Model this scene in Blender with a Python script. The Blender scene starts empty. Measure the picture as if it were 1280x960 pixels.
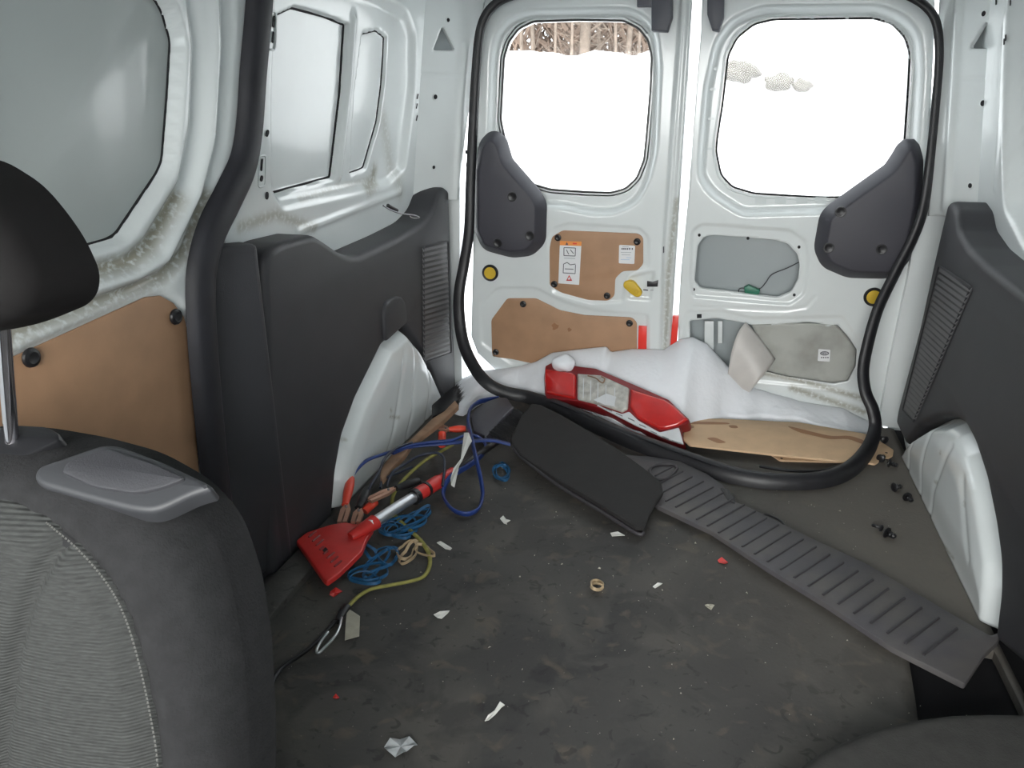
import bpy, bmesh, math, random
import numpy as np
from mathutils import Vector, Matrix
from mathutils.geometry import tessellate_polygon
random.seed(7); rng = np.random.default_rng(7)
S = bpy.context.scene; C = S.collection

# ---------------------------------------------------------------- camera
CAM = Vector((0.16, 0.0, 1.0)); F = 960.0
YAW = math.radians(15.2); PIT = math.atan(350/960.0)
FW = Vector((-math.sin(YAW)*math.cos(PIT), math.cos(YAW)*math.cos(PIT), -math.sin(PIT)))
RT = Vector((math.cos(YAW), math.sin(YAW), 0)); UP = RT.cross(FW)
cd = bpy.data.cameras.new('camera'); cam = bpy.data.objects.new('camera', cd); C.objects.link(cam)
cd.sensor_fit = 'HORIZONTAL'; cd.sensor_width = 36; cd.lens = F/1280*36; cd.clip_start = 0.02
cam.matrix_world = Matrix.Translation(CAM) @ Matrix((RT, UP, -FW)).transposed().to_4x4()
S.camera = cam
# ---------------------------------------------------------------- daylight
W = bpy.data.worlds.new('world'); S.world = W; W.use_nodes = True
bg = W.node_tree.nodes['Background']; bg.inputs[0].default_value = (0.93, 0.97, 1.0, 1); bg.inputs[1].default_value = 1.3
sd = bpy.data.lights.new('sun', 'SUN'); sun = bpy.data.objects.new('sun', sd); C.objects.link(sun)
sd.energy = 4.2; sd.angle = math.radians(62); sd.color = (1, .98, .95)
sun.rotation_euler = (math.radians(73), 0, math.radians(3))   # low hazy winter sun ahead of the van, shining back through the windscreen
S.view_settings.view_transform = 'Standard'; S.view_settings.look = 'None'
S.view_settings.gamma = 1; S.view_settings.use_curve_mapping = False; S.view_settings.exposure = 1.55

# ---------------------------------------------------------------- materials
def mat(name, col, rough=.5, metal=0, spec=.5, coat=0, var=0, vscale=8, bump=0, bscale=60, col2=None, thr=None, sheen=0):
    m = bpy.data.materials.new(name); m.use_nodes = True; nt = m.node_tree; N = nt.nodes; b = N['Principled BSDF']
    b.inputs['Roughness'].default_value = rough; b.inputs['Metallic'].default_value = metal
    b.inputs['Specular IOR Level'].default_value = spec; b.inputs['Coat Weight'].default_value = coat
    b.inputs['Coat Roughness'].default_value = .08; b.inputs['Sheen Weight'].default_value = sheen
    tc = N.new('ShaderNodeTexCoord')
    if col2 is None: col2 = tuple(c*(1-var) for c in col)
    n = N.new('ShaderNodeTexNoise'); n.inputs['Scale'].default_value = vscale; n.inputs['Detail'].default_value = 6
    r = N.new('ShaderNodeValToRGB'); lo, hi = thr or (.35, .65)
    r.color_ramp.elements[0].position = lo; r.color_ramp.elements[1].position = hi
    r.color_ramp.elements[0].color = (*col, 1); r.color_ramp.elements[1].color = (*col2, 1)
    nt.links.new(tc.outputs['Object'], n.inputs['Vector']); nt.links.new(n.outputs['Fac'], r.inputs['Fac'])
    nt.links.new(r.outputs['Color'], b.inputs['Base Color'])
    if bump:
        n2 = N.new('ShaderNodeTexNoise'); n2.inputs['Scale'].default_value = bscale; n2.inputs['Detail'].default_value = 4
        bp = N.new('ShaderNodeBump'); bp.inputs['Strength'].default_value = bump; bp.inputs['Distance'].default_value = .002
        nt.links.new(tc.outputs['Object'], n2.inputs['Vector']); nt.links.new(n2.outputs['Fac'], bp.inputs['Height'])
        nt.links.new(bp.outputs['Normal'], b.inputs['Normal'])
    return m
def add_dirt(m, dcol, scale=95, lo=.25, hi=.5):
    """wear painted through the 'dirt' attribute (a fixed mark on the surface), broken up by noise"""
    nt = m.node_tree; N = nt.nodes; b = N['Principled BSDF']; src = b.inputs['Base Color'].links[0].from_socket
    at = N.new('ShaderNodeAttribute'); at.attribute_name = 'dirt'
    n = N.new('ShaderNodeTexNoise'); n.inputs['Scale'].default_value = scale; n.inputs['Detail'].default_value = 8
    tc = N.new('ShaderNodeTexCoord'); nt.links.new(tc.outputs['Object'], n.inputs['Vector'])
    mr = N.new('ShaderNodeMapRange'); mr.inputs[1].default_value = lo; mr.inputs[2].default_value = hi
    mu = N.new('ShaderNodeMath'); mu.operation = 'MULTIPLY'
    nt.links.new(n.outputs['Fac'], mr.inputs[0]); nt.links.new(mr.outputs[0], mu.inputs[0]); nt.links.new(at.outputs['Fac'], mu.inputs[1])
    mx = N.new('ShaderNodeMix'); mx.data_type = 'RGBA'; mx.inputs[7].default_value = (*dcol, 1)
    nt.links.new(mu.outputs[0], mx.inputs[0]); nt.links.new(src, mx.inputs[6]); nt.links.new(mx.outputs[2], b.inputs['Base Color'])
    return m
WHITE = add_dirt(mat('white_paint', (.75, .79, .79), .22, coat=.35, var=.05, vscale=5), (.30, .285, .22))
WHITE2 = mat('white_paint_outer', (.62, .67, .67), .3, coat=.2, var=.05, vscale=4)
SKIN_SHADED = mat('inner_skin_shaded', (.38, .42, .43), .3, coat=.3, var=.06, vscale=4)  # white body skin darkened: cavity shade put into the colour
DARKTRIM = mat('grey_plastic', (.037, .037, .042), .55, var=.1, vscale=12, bump=.25, bscale=500)
COVER = mat('corner_plastic', (.045, .044, .056), .5, var=.05, bump=.2, bscale=500)
SLAT = mat('slat_plastic', (.10, .097, .10), .5)
RUBBER = mat('black_rubber', (.016, .016, .019), .45, var=.3, vscale=30)
SEALM = mat('seal_rubber', (.018, .018, .024), .6, var=.3, vscale=20)
FLAP = mat('flap_rubber', (.019, .018, .018), .85, var=.2, vscale=20, bump=.2, bscale=300)
PLATE = mat('step_plastic', (.066, .062, .068), .55, col2=(.10, .092, .086), vscale=9, thr=(.45, .75), bump=.2, bscale=400)
PLATERIB = mat('rib_plastic', (.05, .047, .052), .5, var=.2)
BLACK = mat('black_plastic', (.012, .012, .014), .4, var=.2)
GREYP = mat('bracket_plastic', (.10, .10, .12), .45, var=.15)
PLY = mat('hardboard', (.44, .255, .145), .6, var=.12, vscale=14, bump=.1, bscale=300)
PLYW = mat('plywood', (.64, .44, .27), .6, var=.1, vscale=20)
PLYEDGE = mat('plywood_wet', (.35, .17, .08), .5, var=.2)
YEL = mat('yellow_plastic', (.72, .48, .03), .5, var=.1)
LENS = mat('red_lens_plastic', (.60, .022, .02), .14, coat=1, var=.25, vscale=14)
RED = mat('red_reflector', (.85, .05, .035), .3, var=.1)
REDP = mat('red_plastic', (.62, .035, .03), .35, var=.15, vscale=20)
REDH = mat('red_handle', (.80, .07, .035), .4, var=.1)
COPPER = mat('copper', (.82, .47, .34), .35, metal=.7, var=.2)
ALU = mat('aluminium', (.78, .79, .82), .28, metal=.9, var=.05)
CHROME = mat('chrome', (.85, .82, .86), .08, metal=1)
STEEL = mat('dark_steel', (.25, .25, .26), .35, metal=.8)
BLUE = mat('blue_cable', (.022, .05, .21), .4, var=.3, vscale=30)
BLUEB = mat('blue_elastic', (.02, .12, .27), .5, var=.3, vscale=40)
BCABLE = mat('dark_cable', (.02, .025, .045), .4)
TAN = mat('tan_rubber', (.48, .36, .22), .6, var=.2)
OLIVE = mat('olive_strap', (.30, .28, .07), .7, var=.3, vscale=60)
TAG = mat('tag_paper', (.40, .38, .31), .7, var=.15, vscale=50)
PAPER = mat('paper', (.72, .72, .68), .6, var=.1)
WOOD = mat('old_wood', (.30, .18, .11), .7, var=.35, vscale=25)
LBL = mat('label_white', (.78, .79, .80), .4)
ORANGE = mat('label_orange', (.85, .30, .06), .5)
INK = mat('label_ink', (.06, .06, .08), .5); INKG = mat('label_ink_grey', (.42, .44, .47), .5); INKB = mat('label_ink_blue', (.45, .58, .75), .5)
DRED = mat('dark_red', (.22, .012, .015), .3, var=.2)
GREEN = mat('green_plastic', (.01, .16, .09), .4)
SNOW = mat('snow', (.86, .88, .92), .7, var=.04, vscale=6, bump=1, bscale=45)
SNOWB = mat('snow_bank', (.78, .79, .80), .8, col2=(.62, .61, .60), vscale=1.2, thr=(.55, .8), bump=1, bscale=5)
FELT = mat('grey_felt', (.026, .026, .027), .95, var=.2, vscale=60, bump=.4, bscale=300, spec=.2)
FELT2 = mat('dark_felt', (.040, .039, .036), .95, var=.2, vscale=40, bump=.4, bscale=300)
BARK = mat('bark', (.20, .16, .13), .9, var=.4, vscale=5)
TWIG = mat('twigs', (.15, .105, .08), .9, var=.4, vscale=2)
ROCK = mat('dirty_ice', (.115, .107, .094), .8, var=.4, vscale=2)
CLEAR = mat('clear_lens', (.55, .54, .50), .15, coat=.5, var=.35, vscale=40)
LENSG = mat('lens_white', (.66, .68, .70), .2, coat=.5, var=.1)
FILM = mat('translucent_film', (.40, .41, .38), .5, col2=(.28, .28, .255), vscale=9, thr=(.45, .7)); 
FILM2 = mat('translucent_sheet', (.72, .69, .66), .4, var=.12, vscale=14)
FILM2.node_tree.nodes['Principled BSDF'].inputs['Transmission Weight'].default_value = .25
DARK = mat('hole_dark', (.01, .01, .012), .8)
PFILM = mat('crumpled_film', (.40, .42, .43), .25, var=.3, vscale=60)
SIDE_GLASS_RIM = mat('glass_rim', (.03, .03, .03), .4)
def floor_mat():
    m = mat('rubber_mat', (.031, .030, .030), .7, col2=(.062, .060, .055), vscale=2.6, thr=(.35, .7), bump=.4, bscale=120)
    nt = m.node_tree; N = nt.nodes; b = N['Principled BSDF']; src = b.inputs['Base Color'].links[0].from_socket
    tc = N.new('ShaderNodeTexCoord')
    def layer(src, scale, lo, hi, col, amt, dist=0):
        n = N.new('ShaderNodeTexNoise'); n.inputs['Scale'].default_value = scale; n.inputs['Detail'].default_value = 8
        n.inputs['Distortion'].default_value = dist
        r = N.new('ShaderNodeMapRange'); r.inputs[1].default_value = lo; r.inputs[2].default_value = hi; r.inputs[4].default_value = amt
        mx = N.new('ShaderNodeMix'); mx.data_type = 'RGBA'; mx.inputs[7].default_value = (*col, 1)
        nt.links.new(tc.outputs['Object'], n.inputs['Vector']); nt.links.new(n.outputs['Fac'], r.inputs[0])
        nt.links.new(r.outputs[0], mx.inputs[0]); nt.links.new(src, mx.inputs[6]); return mx.outputs[2]
    src = layer(src, 3.2, .50, .64, (.085, .080, .070), .6, 1.2)
    src = layer(src, 6, .54, .62, (.014, .014, .016), .5, .8)
    src = layer(src, 16, .58, .68, (.105, .088, .065), .55, .6)
    src = layer(src, 33, .60, .66, (.014, .013, .014), .6, .9)
    src = layer(src, 90, .70, .78, (.28, .26, .22), .6)
    # dust builds up towards the rear right (world gradient of real dirt)
    at = N.new('ShaderNodeAttribute'); at.attribute_name = 'dirt'
    mx = N.new('ShaderNodeMix'); mx.data_type = 'RGBA'; mx.inputs[7].default_value = (.125, .112, .095, 1)
    nt.links.new(at.outputs['Fac'], mx.inputs[0]); nt.links.new(src, mx.inputs[6]); nt.links.new(mx.outputs[2], b.inputs['Base Color'])
    return m
MATM = floor_mat()
def fabric():
    m = bpy.data.materials.new('seat_fabric'); m.use_nodes = True; nt = m.node_tree; N = nt.nodes; b = N['Principled BSDF']
    b.inputs['Roughness'].default_value = .9; b.inputs['Specular IOR Level'].default_value = .2
    tc = N.new('ShaderNodeTexCoord'); mp = N.new('ShaderNodeMapping'); mp.inputs['Scale'].default_value = (90, 90, 600)
    n = N.new('ShaderNodeTexNoise'); n.inputs['Scale'].default_value = 1; n.inputs['Detail'].default_value = 3
    r = N.new('ShaderNodeValToRGB'); r.color_ramp.elements[0].position = .3; r.color_ramp.elements[1].position = .7
    r.color_ramp.elements[0].color = (.036, .037, .036, 1); r.color_ramp.elements[1].color = (.056, .058, .056, 1)
    w = N.new('ShaderNodeTexWave'); w.bands_direction = 'Z'; w.inputs['Scale'].default_value = 90; w.inputs['Distortion'].default_value = .25
    bp = N.new('ShaderNodeBump'); bp.inputs['Strength'].default_value = .5; bp.inputs['Distance'].default_value = .002
    L = nt.links.new; L(tc.outputs['Object'], mp.inputs[0]); L(mp.outputs[0], n.inputs['Vector']); L(n.outputs['Fac'], r.inputs[0])
    L(r.outputs[0], b.inputs['Base Color']); L(tc.outputs['Object'], w.inputs['Vector']); L(w.outputs['Fac'], bp.inputs['Height']); L(bp.outputs[0], b.inputs['Normal'])
    return m
FABRIC = fabric()
def glass():
    m = bpy.data.materials.new('window_glass'); m.use_nodes = True; nt = m.node_tree; N = nt.nodes
    for x in list(N):
        if x.type == 'BSDF_PRINCIPLED': N.remove(x)
    o = N['Material Output']; t = N.new('ShaderNodeBsdfTransparent'); t.inputs[0].default_value = (.93, .94, .94, 1)
    g = N.new('ShaderNodeBsdfGlossy'); g.inputs['Roughness'].default_value = .03
    d = N.new('ShaderNodeBsdfDiffuse'); d.inputs[0].default_value = (.8, .8, .8, 1)
    a = N.new('ShaderNodeMixShader'); a.inputs[0].default_value = .012; c = N.new('ShaderNodeMixShader'); c.inputs[0].default_value = .008
    L = nt.links.new; L(t.outputs[0], a.inputs[1]); L(g.outputs[0], a.inputs[2]); L(a.outputs[0], c.inputs[1]); L(d.outputs[0], c.inputs[2]); L(c.outputs[0], o.inputs[0])
    return m
GLASS = glass()

# ---------------------------------------------------------------- helpers
class PL:
    def __init__(s, O, U, V):
        s.O = Vector(O); s.U = Vector(U).normalized(); V = Vector(V); V = V - s.U*V.dot(s.U); s.V = V.normalized(); s.N = s.U.cross(s.V)
    def px(s, x, y=None):
        """the point of this plane that the pixel of the 1280x960 photograph shows"""
        if y is None: x, y = x
        d = FW + RT*((x-640)/F) - UP*((y-480)/F)
        t = (s.O-CAM).dot(s.N)/d.dot(s.N); p = CAM + d*t - s.O
        return (p.dot(s.U), p.dot(s.V))
    def poly(s, pts): return [s.px(p) for p in pts]
    def w(s, u, v, h=0): return s.O + s.U*u + s.V*v + s.N*h
    def up(s, h): return PL(s.O+s.N*h, s.U, s.V)
REAR = PL((0,2.6,0), (1,0,0), (0,0,1))
LT = PL((-.75,0,0), (0,1,0), (0,0,1)); RTP = PL((.75,0,0), (0,-1,0), (0,0,1))
LW = PL((-.84,0,.7), (0,1,0), (.07,0,.6)); RW = PL((.84,0,.7), (0,-1,0), (-.07,0,.6))
SD = PL((-.81,0,0), (0,1,0), (.04,0,1))
DLp = PL((-.86,2.40,.7), (.16,.20,0), (.07,0,.6)); DRp = PL((.72,2.6,.7), (.14,-.20,0), (-.05,0,.6))
FL = PL((0,0,0), (1,0,0), (0,1,0))
def flz(h): return PL((0,0,h), (1,0,0), (0,1,0))
def G(x, y, h=0): p = flz(h).px(x, y); return Vector((p[0], p[1], h))
def AY(x, y, Y): p = PL((0,Y,0),(1,0,0),(0,0,1)).px(x, y); return Vector((p[0], Y, p[1]))
def wloc(o):
    v = Vector((0,0,0))
    while o: v += o.location; o = o.parent
    return v
def tag(o, label=None, cat=None, group=None, kind=None):
    if label: o['label'] = label
    if cat: o['category'] = cat
    if group: o['group'] = group
    if kind: o['kind'] = kind
    return o
def empty(name, loc, label=None, cat=None, group=None, kind=None):
    o = bpy.data.objects.new(name, None); C.objects.link(o); o.location = loc; o.empty_display_size = .05
    return tag(o, label, cat, group, kind)
def obj(name, V, Fc, m, parent=None, smooth=True, attr=None, angle=40, loc=None):
    """V in world coordinates; links ONE mesh object"""
    base = wloc(parent) if parent else Vector((0,0,0))
    if loc is not None: loc = Vector(loc)
    elif parent: loc = base.copy()
    else: loc = sum((Vector(v) for v in V), Vector((0,0,0)))/max(1, len(V)); loc.z = min(v[2] for v in V)
    me = bpy.data.meshes.new(name); me.from_pydata([tuple(Vector(v)-loc) for v in V], [], Fc); me.validate(); me.update()
    bm = bmesh.new(); bm.from_mesh(me)
    bmesh.ops.recalc_face_normals(bm, faces=bm.faces) if attr is None else None
    for f in bm.faces: f.smooth = smooth
    if smooth:
        for e in bm.edges:
            if len(e.link_faces) == 2 and e.calc_face_angle(0) > math.radians(angle): e.smooth = False
    bm.to_mesh(me); bm.free()
    if attr is not None:
        a = me.attributes.new('dirt', 'FLOAT', 'POINT'); a.data.foreach_set('value', np.asarray(attr, dtype=np.float32))
    me.materials.append(m)
    o = bpy.data.objects.new(name, me); C.objects.link(o); o.location = loc-base
    if parent: o.parent = parent
    return o
def area2(p): return sum(p[i][0]*p[(i+1)%len(p)][1]-p[(i+1)%len(p)][0]*p[i][1] for i in range(len(p)))/2
def ccw(p): p = [tuple(q) for q in p]; return p if area2(p) > 0 else p[::-1]
def fillet(p, r, n=4):
    out = []; m = len(p)
    for i in range(m):
        a, b, c = Vector(p[i-1]), Vector(p[i]), Vector(p[(i+1)%m]); d1, d2 = a-b, c-b
        l = min(r[i] if isinstance(r, (list, tuple)) else r, d1.length*.48, d2.length*.48)
        if l < 1e-5: out.append(tuple(b)); continue
        s, e = b+d1.normalized()*l, b+d2.normalized()*l
        for k in range(n+1):
            t = k/n; q = s*(1-t)**2+b*2*t*(1-t)+e*t*t; out.append(tuple(q))
    return out
def crom(pts, n=8, closed=False):
    P = [Vector(p) for p in pts]; m = len(P); out = []
    for i in range(m if closed else m-1):
        if closed: a, b, c, d = P[i-1], P[i], P[(i+1)%m], P[(i+2)%m]
        else: a, b, c, d = P[max(i-1,0)], P[i], P[i+1], P[min(i+2,m-1)]
        for k in range(n):
            t = k/n; out.append(.5*((2*b)+(c-a)*t+(2*a-5*b+4*c-d)*t*t+(3*b-a-3*c+d)*t**3))
    if not closed: out.append(P[-1])
    return out
def offset(p, d):
    """move every edge of a ccw polygon inwards by d"""
    m = len(p); out = []
    for i in range(m):
        a, b, c = Vector(p[i-1]), Vector(p[i]), Vector(p[(i+1)%m])
        e1, e2 = (b-a), (c-b)
        if e1.length < 1e-9: e1 = e2
        if e2.length < 1e-9: e2 = e1
        e1, e2 = e1.normalized(), e2.normalized()
        n1, n2 = Vector((-e1.y, e1.x)), Vector((-e2.y, e2.x)); n = n1+n2
        n = n.normalized() if n.length > 1e-6 else n1; k = 1/max(.45, n.dot(n1)); q = b+n*d*k; out.append((q.x, q.y))
    return out
def plate(name, pl, outl, h0, h1, m, parent=None, b=.002, holes=(), seg=2, back=True, loc=None, angle=40):
    """solid plate of the plane pl, from height h0 to h1 along its normal, with a rounded front edge"""
    loops = [(ccw(outl), 1)]+[(ccw(h), -1) for h in holes]; V = []; Fs = []; caps = []; bk = []
    prof = [(0, h0), (0, h1-b)]+[(b*(1-math.cos(a)), h1-b+b*math.sin(a)) for a in [math.pi/2*k/seg for k in range(1, seg+1)]]
    for lp, s in loops:
        n = len(lp); st = len(V)
        for off, h in prof:
            V += [pl.w(u, v, h) for u, v in (offset(lp, off*s) if off else lp)]
        for r in range(len(prof)-1):
            for i in range(n):
                j = (i+1) % n; A = st+r*n
                Fs.append((A+i, A+j, A+n+j, A+n+i))
        caps.append((st+(len(prof)-1)*n, n, offset(lp, prof[-1][0]*s) if prof[-1][0] else lp)); bk.append((st, n, lp))
    for group in ([caps, bk] if back else [caps]):
        idx = []; polys = []
        for st, n, lp in group: idx += list(range(st, st+n)); polys.append([Vector((q[0], q[1], 0)) for q in lp])
        for t in tessellate_polygon(polys): Fs.append(tuple(idx[k] for k in t))
    return obj(name, V, Fs, m, parent, loc=loc, angle=angle)
def sdf(poly, P):
    p = np.asarray(poly, float); q = np.roll(p, -1, axis=0); d = np.full(len(P), 1e9); ins = np.zeros(len(P), bool); near = np.zeros((len(P), 2))
    for a, b in zip(p, q):
        e = b-a; w = P-a; t = np.clip((w@e)/max(e@e, 1e-12), 0, 1); pr = a+t[:,None]*e; dd = ((P-pr)**2).sum(1); k = dd < d
        d[k] = dd[k]; near[k] = pr[k]
        c = ((a[1] > P[:,1]) != (b[1] > P[:,1])); 
        with np.errstate(divide='ignore', invalid='ignore'): xi = (b[0]-a[0])*(P[:,1]-a[1])/(b[1]-a[1])+a[0]
        ins ^= c & (P[:,0] < xi)
    d = np.sqrt(d); return np.where(ins, -d, d), near
def ldist(line, P):
    p = np.asarray(line, float); d = np.full(len(P), 1e9)
    for a, b in zip(p[:-1], p[1:]):
        e = b-a; w = P-a; t = np.clip((w@e)/max(e@e, 1e-12), 0, 1); d = np.minimum(d, ((P-a-t[:,None]*e)**2).sum(1))
    return np.sqrt(d)
def sm(x): x = np.clip(x, 0, 1); return x*x*(3-2*x)
def relief(name, pl, outl, m, parent=None, holes=(), step=.006, layers=(), lines=(), dirt=(), hf=None, thick=.012, dirtf=None, loc=None):
    """pressed sheet: a fine grid on the plane pl raised or sunk by layers (polygon, depth, slope width) and
    lines (polyline, height, width); holes are cut through and given an edge of the sheet's thickness"""
    O = np.asarray(outl, float); lo, hi = O.min(0), O.max(0); nu = max(2, int((hi[0]-lo[0])/step)+2); nv = max(2, int((hi[1]-lo[1])/step)+2)
    us, vs = np.linspace(lo[0], hi[0], nu), np.linspace(lo[1], hi[1], nv); gu, gv = np.meshgrid(us, vs, indexing='ij')
    P = np.stack([gu.ravel(), gv.ravel()], 1); ii, jj = np.meshgrid(np.arange(nu-1), np.arange(nv-1), indexing='ij'); k = (ii*nv+jj).ravel()
    Q = np.stack([k, k+nv, k+nv+1, k+1], 1); cen = P[Q].mean(1); keep = sdf(outl, cen)[0] < 0
    for h in holes: keep &= sdf(h, cen)[0] > 0
    Q = Q[keep]
    E = np.concatenate([Q[:, [0,1]], Q[:, [1,2]], Q[:, [2,3]], Q[:, [3,0]]]); Es = np.sort(E, 1); _, inv, cnt = np.unique(Es, axis=0, return_inverse=True, return_counts=True)
    be = E[cnt[inv.ravel()] == 1]; bv = np.unique(be); best = np.full(len(bv), 1e9); nn = P[bv].copy()
    for lp in [outl]+list(holes):
        d, nr = sdf(lp, P[bv]); d = abs(d); c = d < best; best[c] = d[c]; nn[c] = nr[c]
    P[bv] = nn
    h = np.zeros(len(P))
    for poly, dep, wd in layers: h += dep*sm(-sdf(poly, P)[0]/wd)
    for ln, ht, wd in lines: h += ht*np.exp(-(ldist(ln, P)/wd)**2)
    if hf: h += hf(P)
    dv = np.zeros(len(P))
    for ln, wd, am in dirt: dv = np.maximum(dv, am*np.exp(-(ldist(ln, P)/wd)**2))
    if dirtf: dv = np.maximum(dv, dirtf(P))
    used = np.unique(Q); mp = -np.ones(len(P), int); mp[used] = np.arange(len(used)); Oa, U, V_, N_ = (np.array(x) for x in (pl.O, pl.U, pl.V, pl.N))
    Pu = P[used]; Wd = Oa+Pu[:, :1]*U+Pu[:, 1:]*V_+h[used][:, None]*N_; Fs = mp[Q]
    base = wloc(parent) if parent else Vector((0,0,0)); L0 = Vector(loc) if loc else base
    bm_ = mp[be]; bu = np.unique(bm_); sk = -np.ones(len(Wd), int); sk[bu] = len(Wd)+np.arange(len(bu))
    Wall = np.concatenate([Wd, Wd[bu]-N_*thick]); dvv = np.concatenate([dv[used], dv[used][bu]])
    SF = np.stack([bm_[:, 1], bm_[:, 0], sk[bm_[:, 0]], sk[bm_[:, 1]]], 1); AF = np.concatenate([Fs, SF])
    Wall = Wall-np.array(L0)
    me = bpy.data.meshes.new(name); me.vertices.add(len(Wall)); me.vertices.foreach_set('co', Wall.ravel())
    me.loops.add(len(AF)*4); me.loops.foreach_set('vertex_index', AF.ravel().astype(np.int32)); me.polygons.add(len(AF))
    me.polygons.foreach_set('loop_start', np.arange(0, len(AF)*4, 4, dtype=np.int32)); me.polygons.foreach_set('loop_total', np.full(len(AF), 4, dtype=np.int32))
    me.update(calc_edges=True); me.validate()
    sm_ = np.ones(len(me.polygons), bool); sm_[len(Fs):] = False; me.polygons.foreach_set('use_smooth', sm_)
    a = me.attributes.new('dirt', 'FLOAT', 'POINT'); a.data.foreach_set('value', dvv.astype(np.float32))
    me.materials.append(m); o = bpy.data.objects.new(name, me); C.objects.link(o); o.location = L0-base
    if parent: o.parent = parent
    return o
def gapline(name, pl, poly, off, h, r, parent, n=1):
    q = offset(poly, off); return sweep(name, [pl.w(u, v, h) for u, v in q], ell(r, r, 6), DARK, parent, closed=True, smoothp=False)
def ell(a, b, n=12): return [(a*math.cos(2*math.pi*k/n), b*math.sin(2*math.pi*k/n)) for k in range(n)]
def sweep(name, pts, prof, m, parent=None, n=8, up=(0,0,1), closed=False, smoothp=True, scale=None, loc=None):
    P = crom(pts, n, closed) if smoothp else [Vector(p) for p in pts]; V = []; Fs = []; L = len(P); k = len(prof); ref = Vector(up); N0 = None
    for i, p in enumerate(P):
        a, b = (P[i-1], P[(i+1)%L]) if closed else (P[max(i-1,0)], P[min(i+1,L-1)]); t = (b-a).normalized()
        if N0 is None: s = t.cross(ref); s = s if s.length > .1 else t.cross(Vector((1,0,.1))); N0 = s.normalized()
        else: N0 = (N0-t*N0.dot(t)).normalized()
        B = N0.cross(t).normalized()
        sc = scale(i/(L-1)) if scale else 1
        V += [p+N0*x*sc+B*y*sc for x, y in prof]
    for i in range(L if closed else L-1):
        for j in range(k):
            A, B2 = i*k, ((i+1) % L)*k; Fs.append((A+j, A+(j+1)%k, B2+(j+1)%k, B2+j))
    if not closed: Fs.append(tuple(range(k))[::-1]); Fs.append(tuple(range((L-1)*k, L*k)))
    return obj(name, V, Fs, m, parent, loc=loc, angle=60)
def tube(name, pts, r, m, parent=None, n=6, k=8, **kw): return sweep(name, pts, ell(r, r, k), m, parent, n, **kw)
def lathe_v(pl, u, v, prof, n=16, h=0):
    V = []; Fs = []
    for r, z in prof: V += [pl.w(u+r*math.cos(2*math.pi*i/n), v+r*math.sin(2*math.pi*i/n), h+z) for i in range(n)]
    for a in range(len(prof)-1):
        for i in range(n): Fs.append((a*n+i, a*n+(i+1)%n, (a+1)*n+(i+1)%n, (a+1)*n+i))
    Fs.append(tuple(range(n))[::-1]); Fs.append(tuple(range((len(prof)-1)*n, len(prof)*n))); return V, Fs
def disc(name, pl, pxy, prof, m, parent=None, h=0, n=16):
    u, v = pl.px(pxy); V, Fs = lathe_v(pl, u, v, prof, n, h); return obj(name, V, Fs, m, parent)
CLIP = [(.011, 0), (.012, .002), (.011, .005), (.007, .0065), (.005, .0055), (.001, .0055)]
def clip(pl, pxy, parent, h, s=1): return disc('push_clip', pl, pxy, [(r*s, z*s) for r, z in CLIP], BLACK, parent, h)
def bxv(pl, u0, u1, v0, v1, h0, h1):
    V = [pl.w(u, v, h) for h in (h0, h1) for u, v in ((u0,v0),(u1,v0),(u1,v1),(u0,v1))]
    return V, [(3,2,1,0),(4,5,6,7),(0,1,5,4),(1,2,6,5),(2,3,7,6),(3,0,4,7)]
def merge(parts):
    V = []; Fs = []
    for v, f in parts: n = len(V); V += v; Fs += [tuple(i+n for i in q) for q in f]
    return V, Fs
def hull2(pts, sc): return [(x*sc, y*sc) for x, y in pts]

# ================================================================ THE SETTING
# ---- outside ground and snow bank
def nz(x, y, s, k): return sum(math.sin(x*s*a+k*b)*math.cos(y*s*c+k*d)/e for a, b, c, d, e in ((1,1,1.3,2,1),(2.3,3,1.9,1,2),(4.1,2,3.7,5,3),(8.3,1,7.1,3,6)))
def bankz(x, y):
    ramp = max(0, min(1, (y-3.3)/3.6)); ramp = ramp*ramp*(3-2*ramp); back = max(0, min(1, (15.5-y)/4))
    top = 1.98+.05*nz(x,0,1.7,1)+max(0, min(1, (x+.42)/.55))*2.4+.03*nz(x,y,5,3)
    return -.62+ramp*back*top+.06*nz(x,y,2.5,2)*ramp+.02*nz(x,y,9,5)*ramp
def snowbank():
    nx, ny = 180, 130; xs = np.linspace(-11, 9, nx); ys = np.linspace(3.1, 16, ny)
    V = [(x, y, bankz(x, y)) for x in xs for y in ys]
    Fs = [(i*ny+j, (i+1)*ny+j, (i+1)*ny+j+1, i*ny+j+1) for i in range(nx-1) for j in range(ny-1)]
    return obj('snow_bank', V, Fs, SNOWB, attr=np.zeros(len(V)))
def onbank(x, y):
    d = FW + RT*((x-640)/F) - UP*((y-480)/F); t = 3
    while t < 20:
        p = CAM+d*t
        if p.z < bankz(p.x, p.y): return p
        t += .02
    return p
tag(snowbank(), 'high ploughed snow bank filling both rear windows', 'snow', kind='stuff')
g = obj('ground', [(-60,-60,-.62),(60,-60,-.62),(60,60,-.62),(-60,60,-.62)], [(0,1,2,3)], SNOWB); g['kind'] = 'structure'

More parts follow.
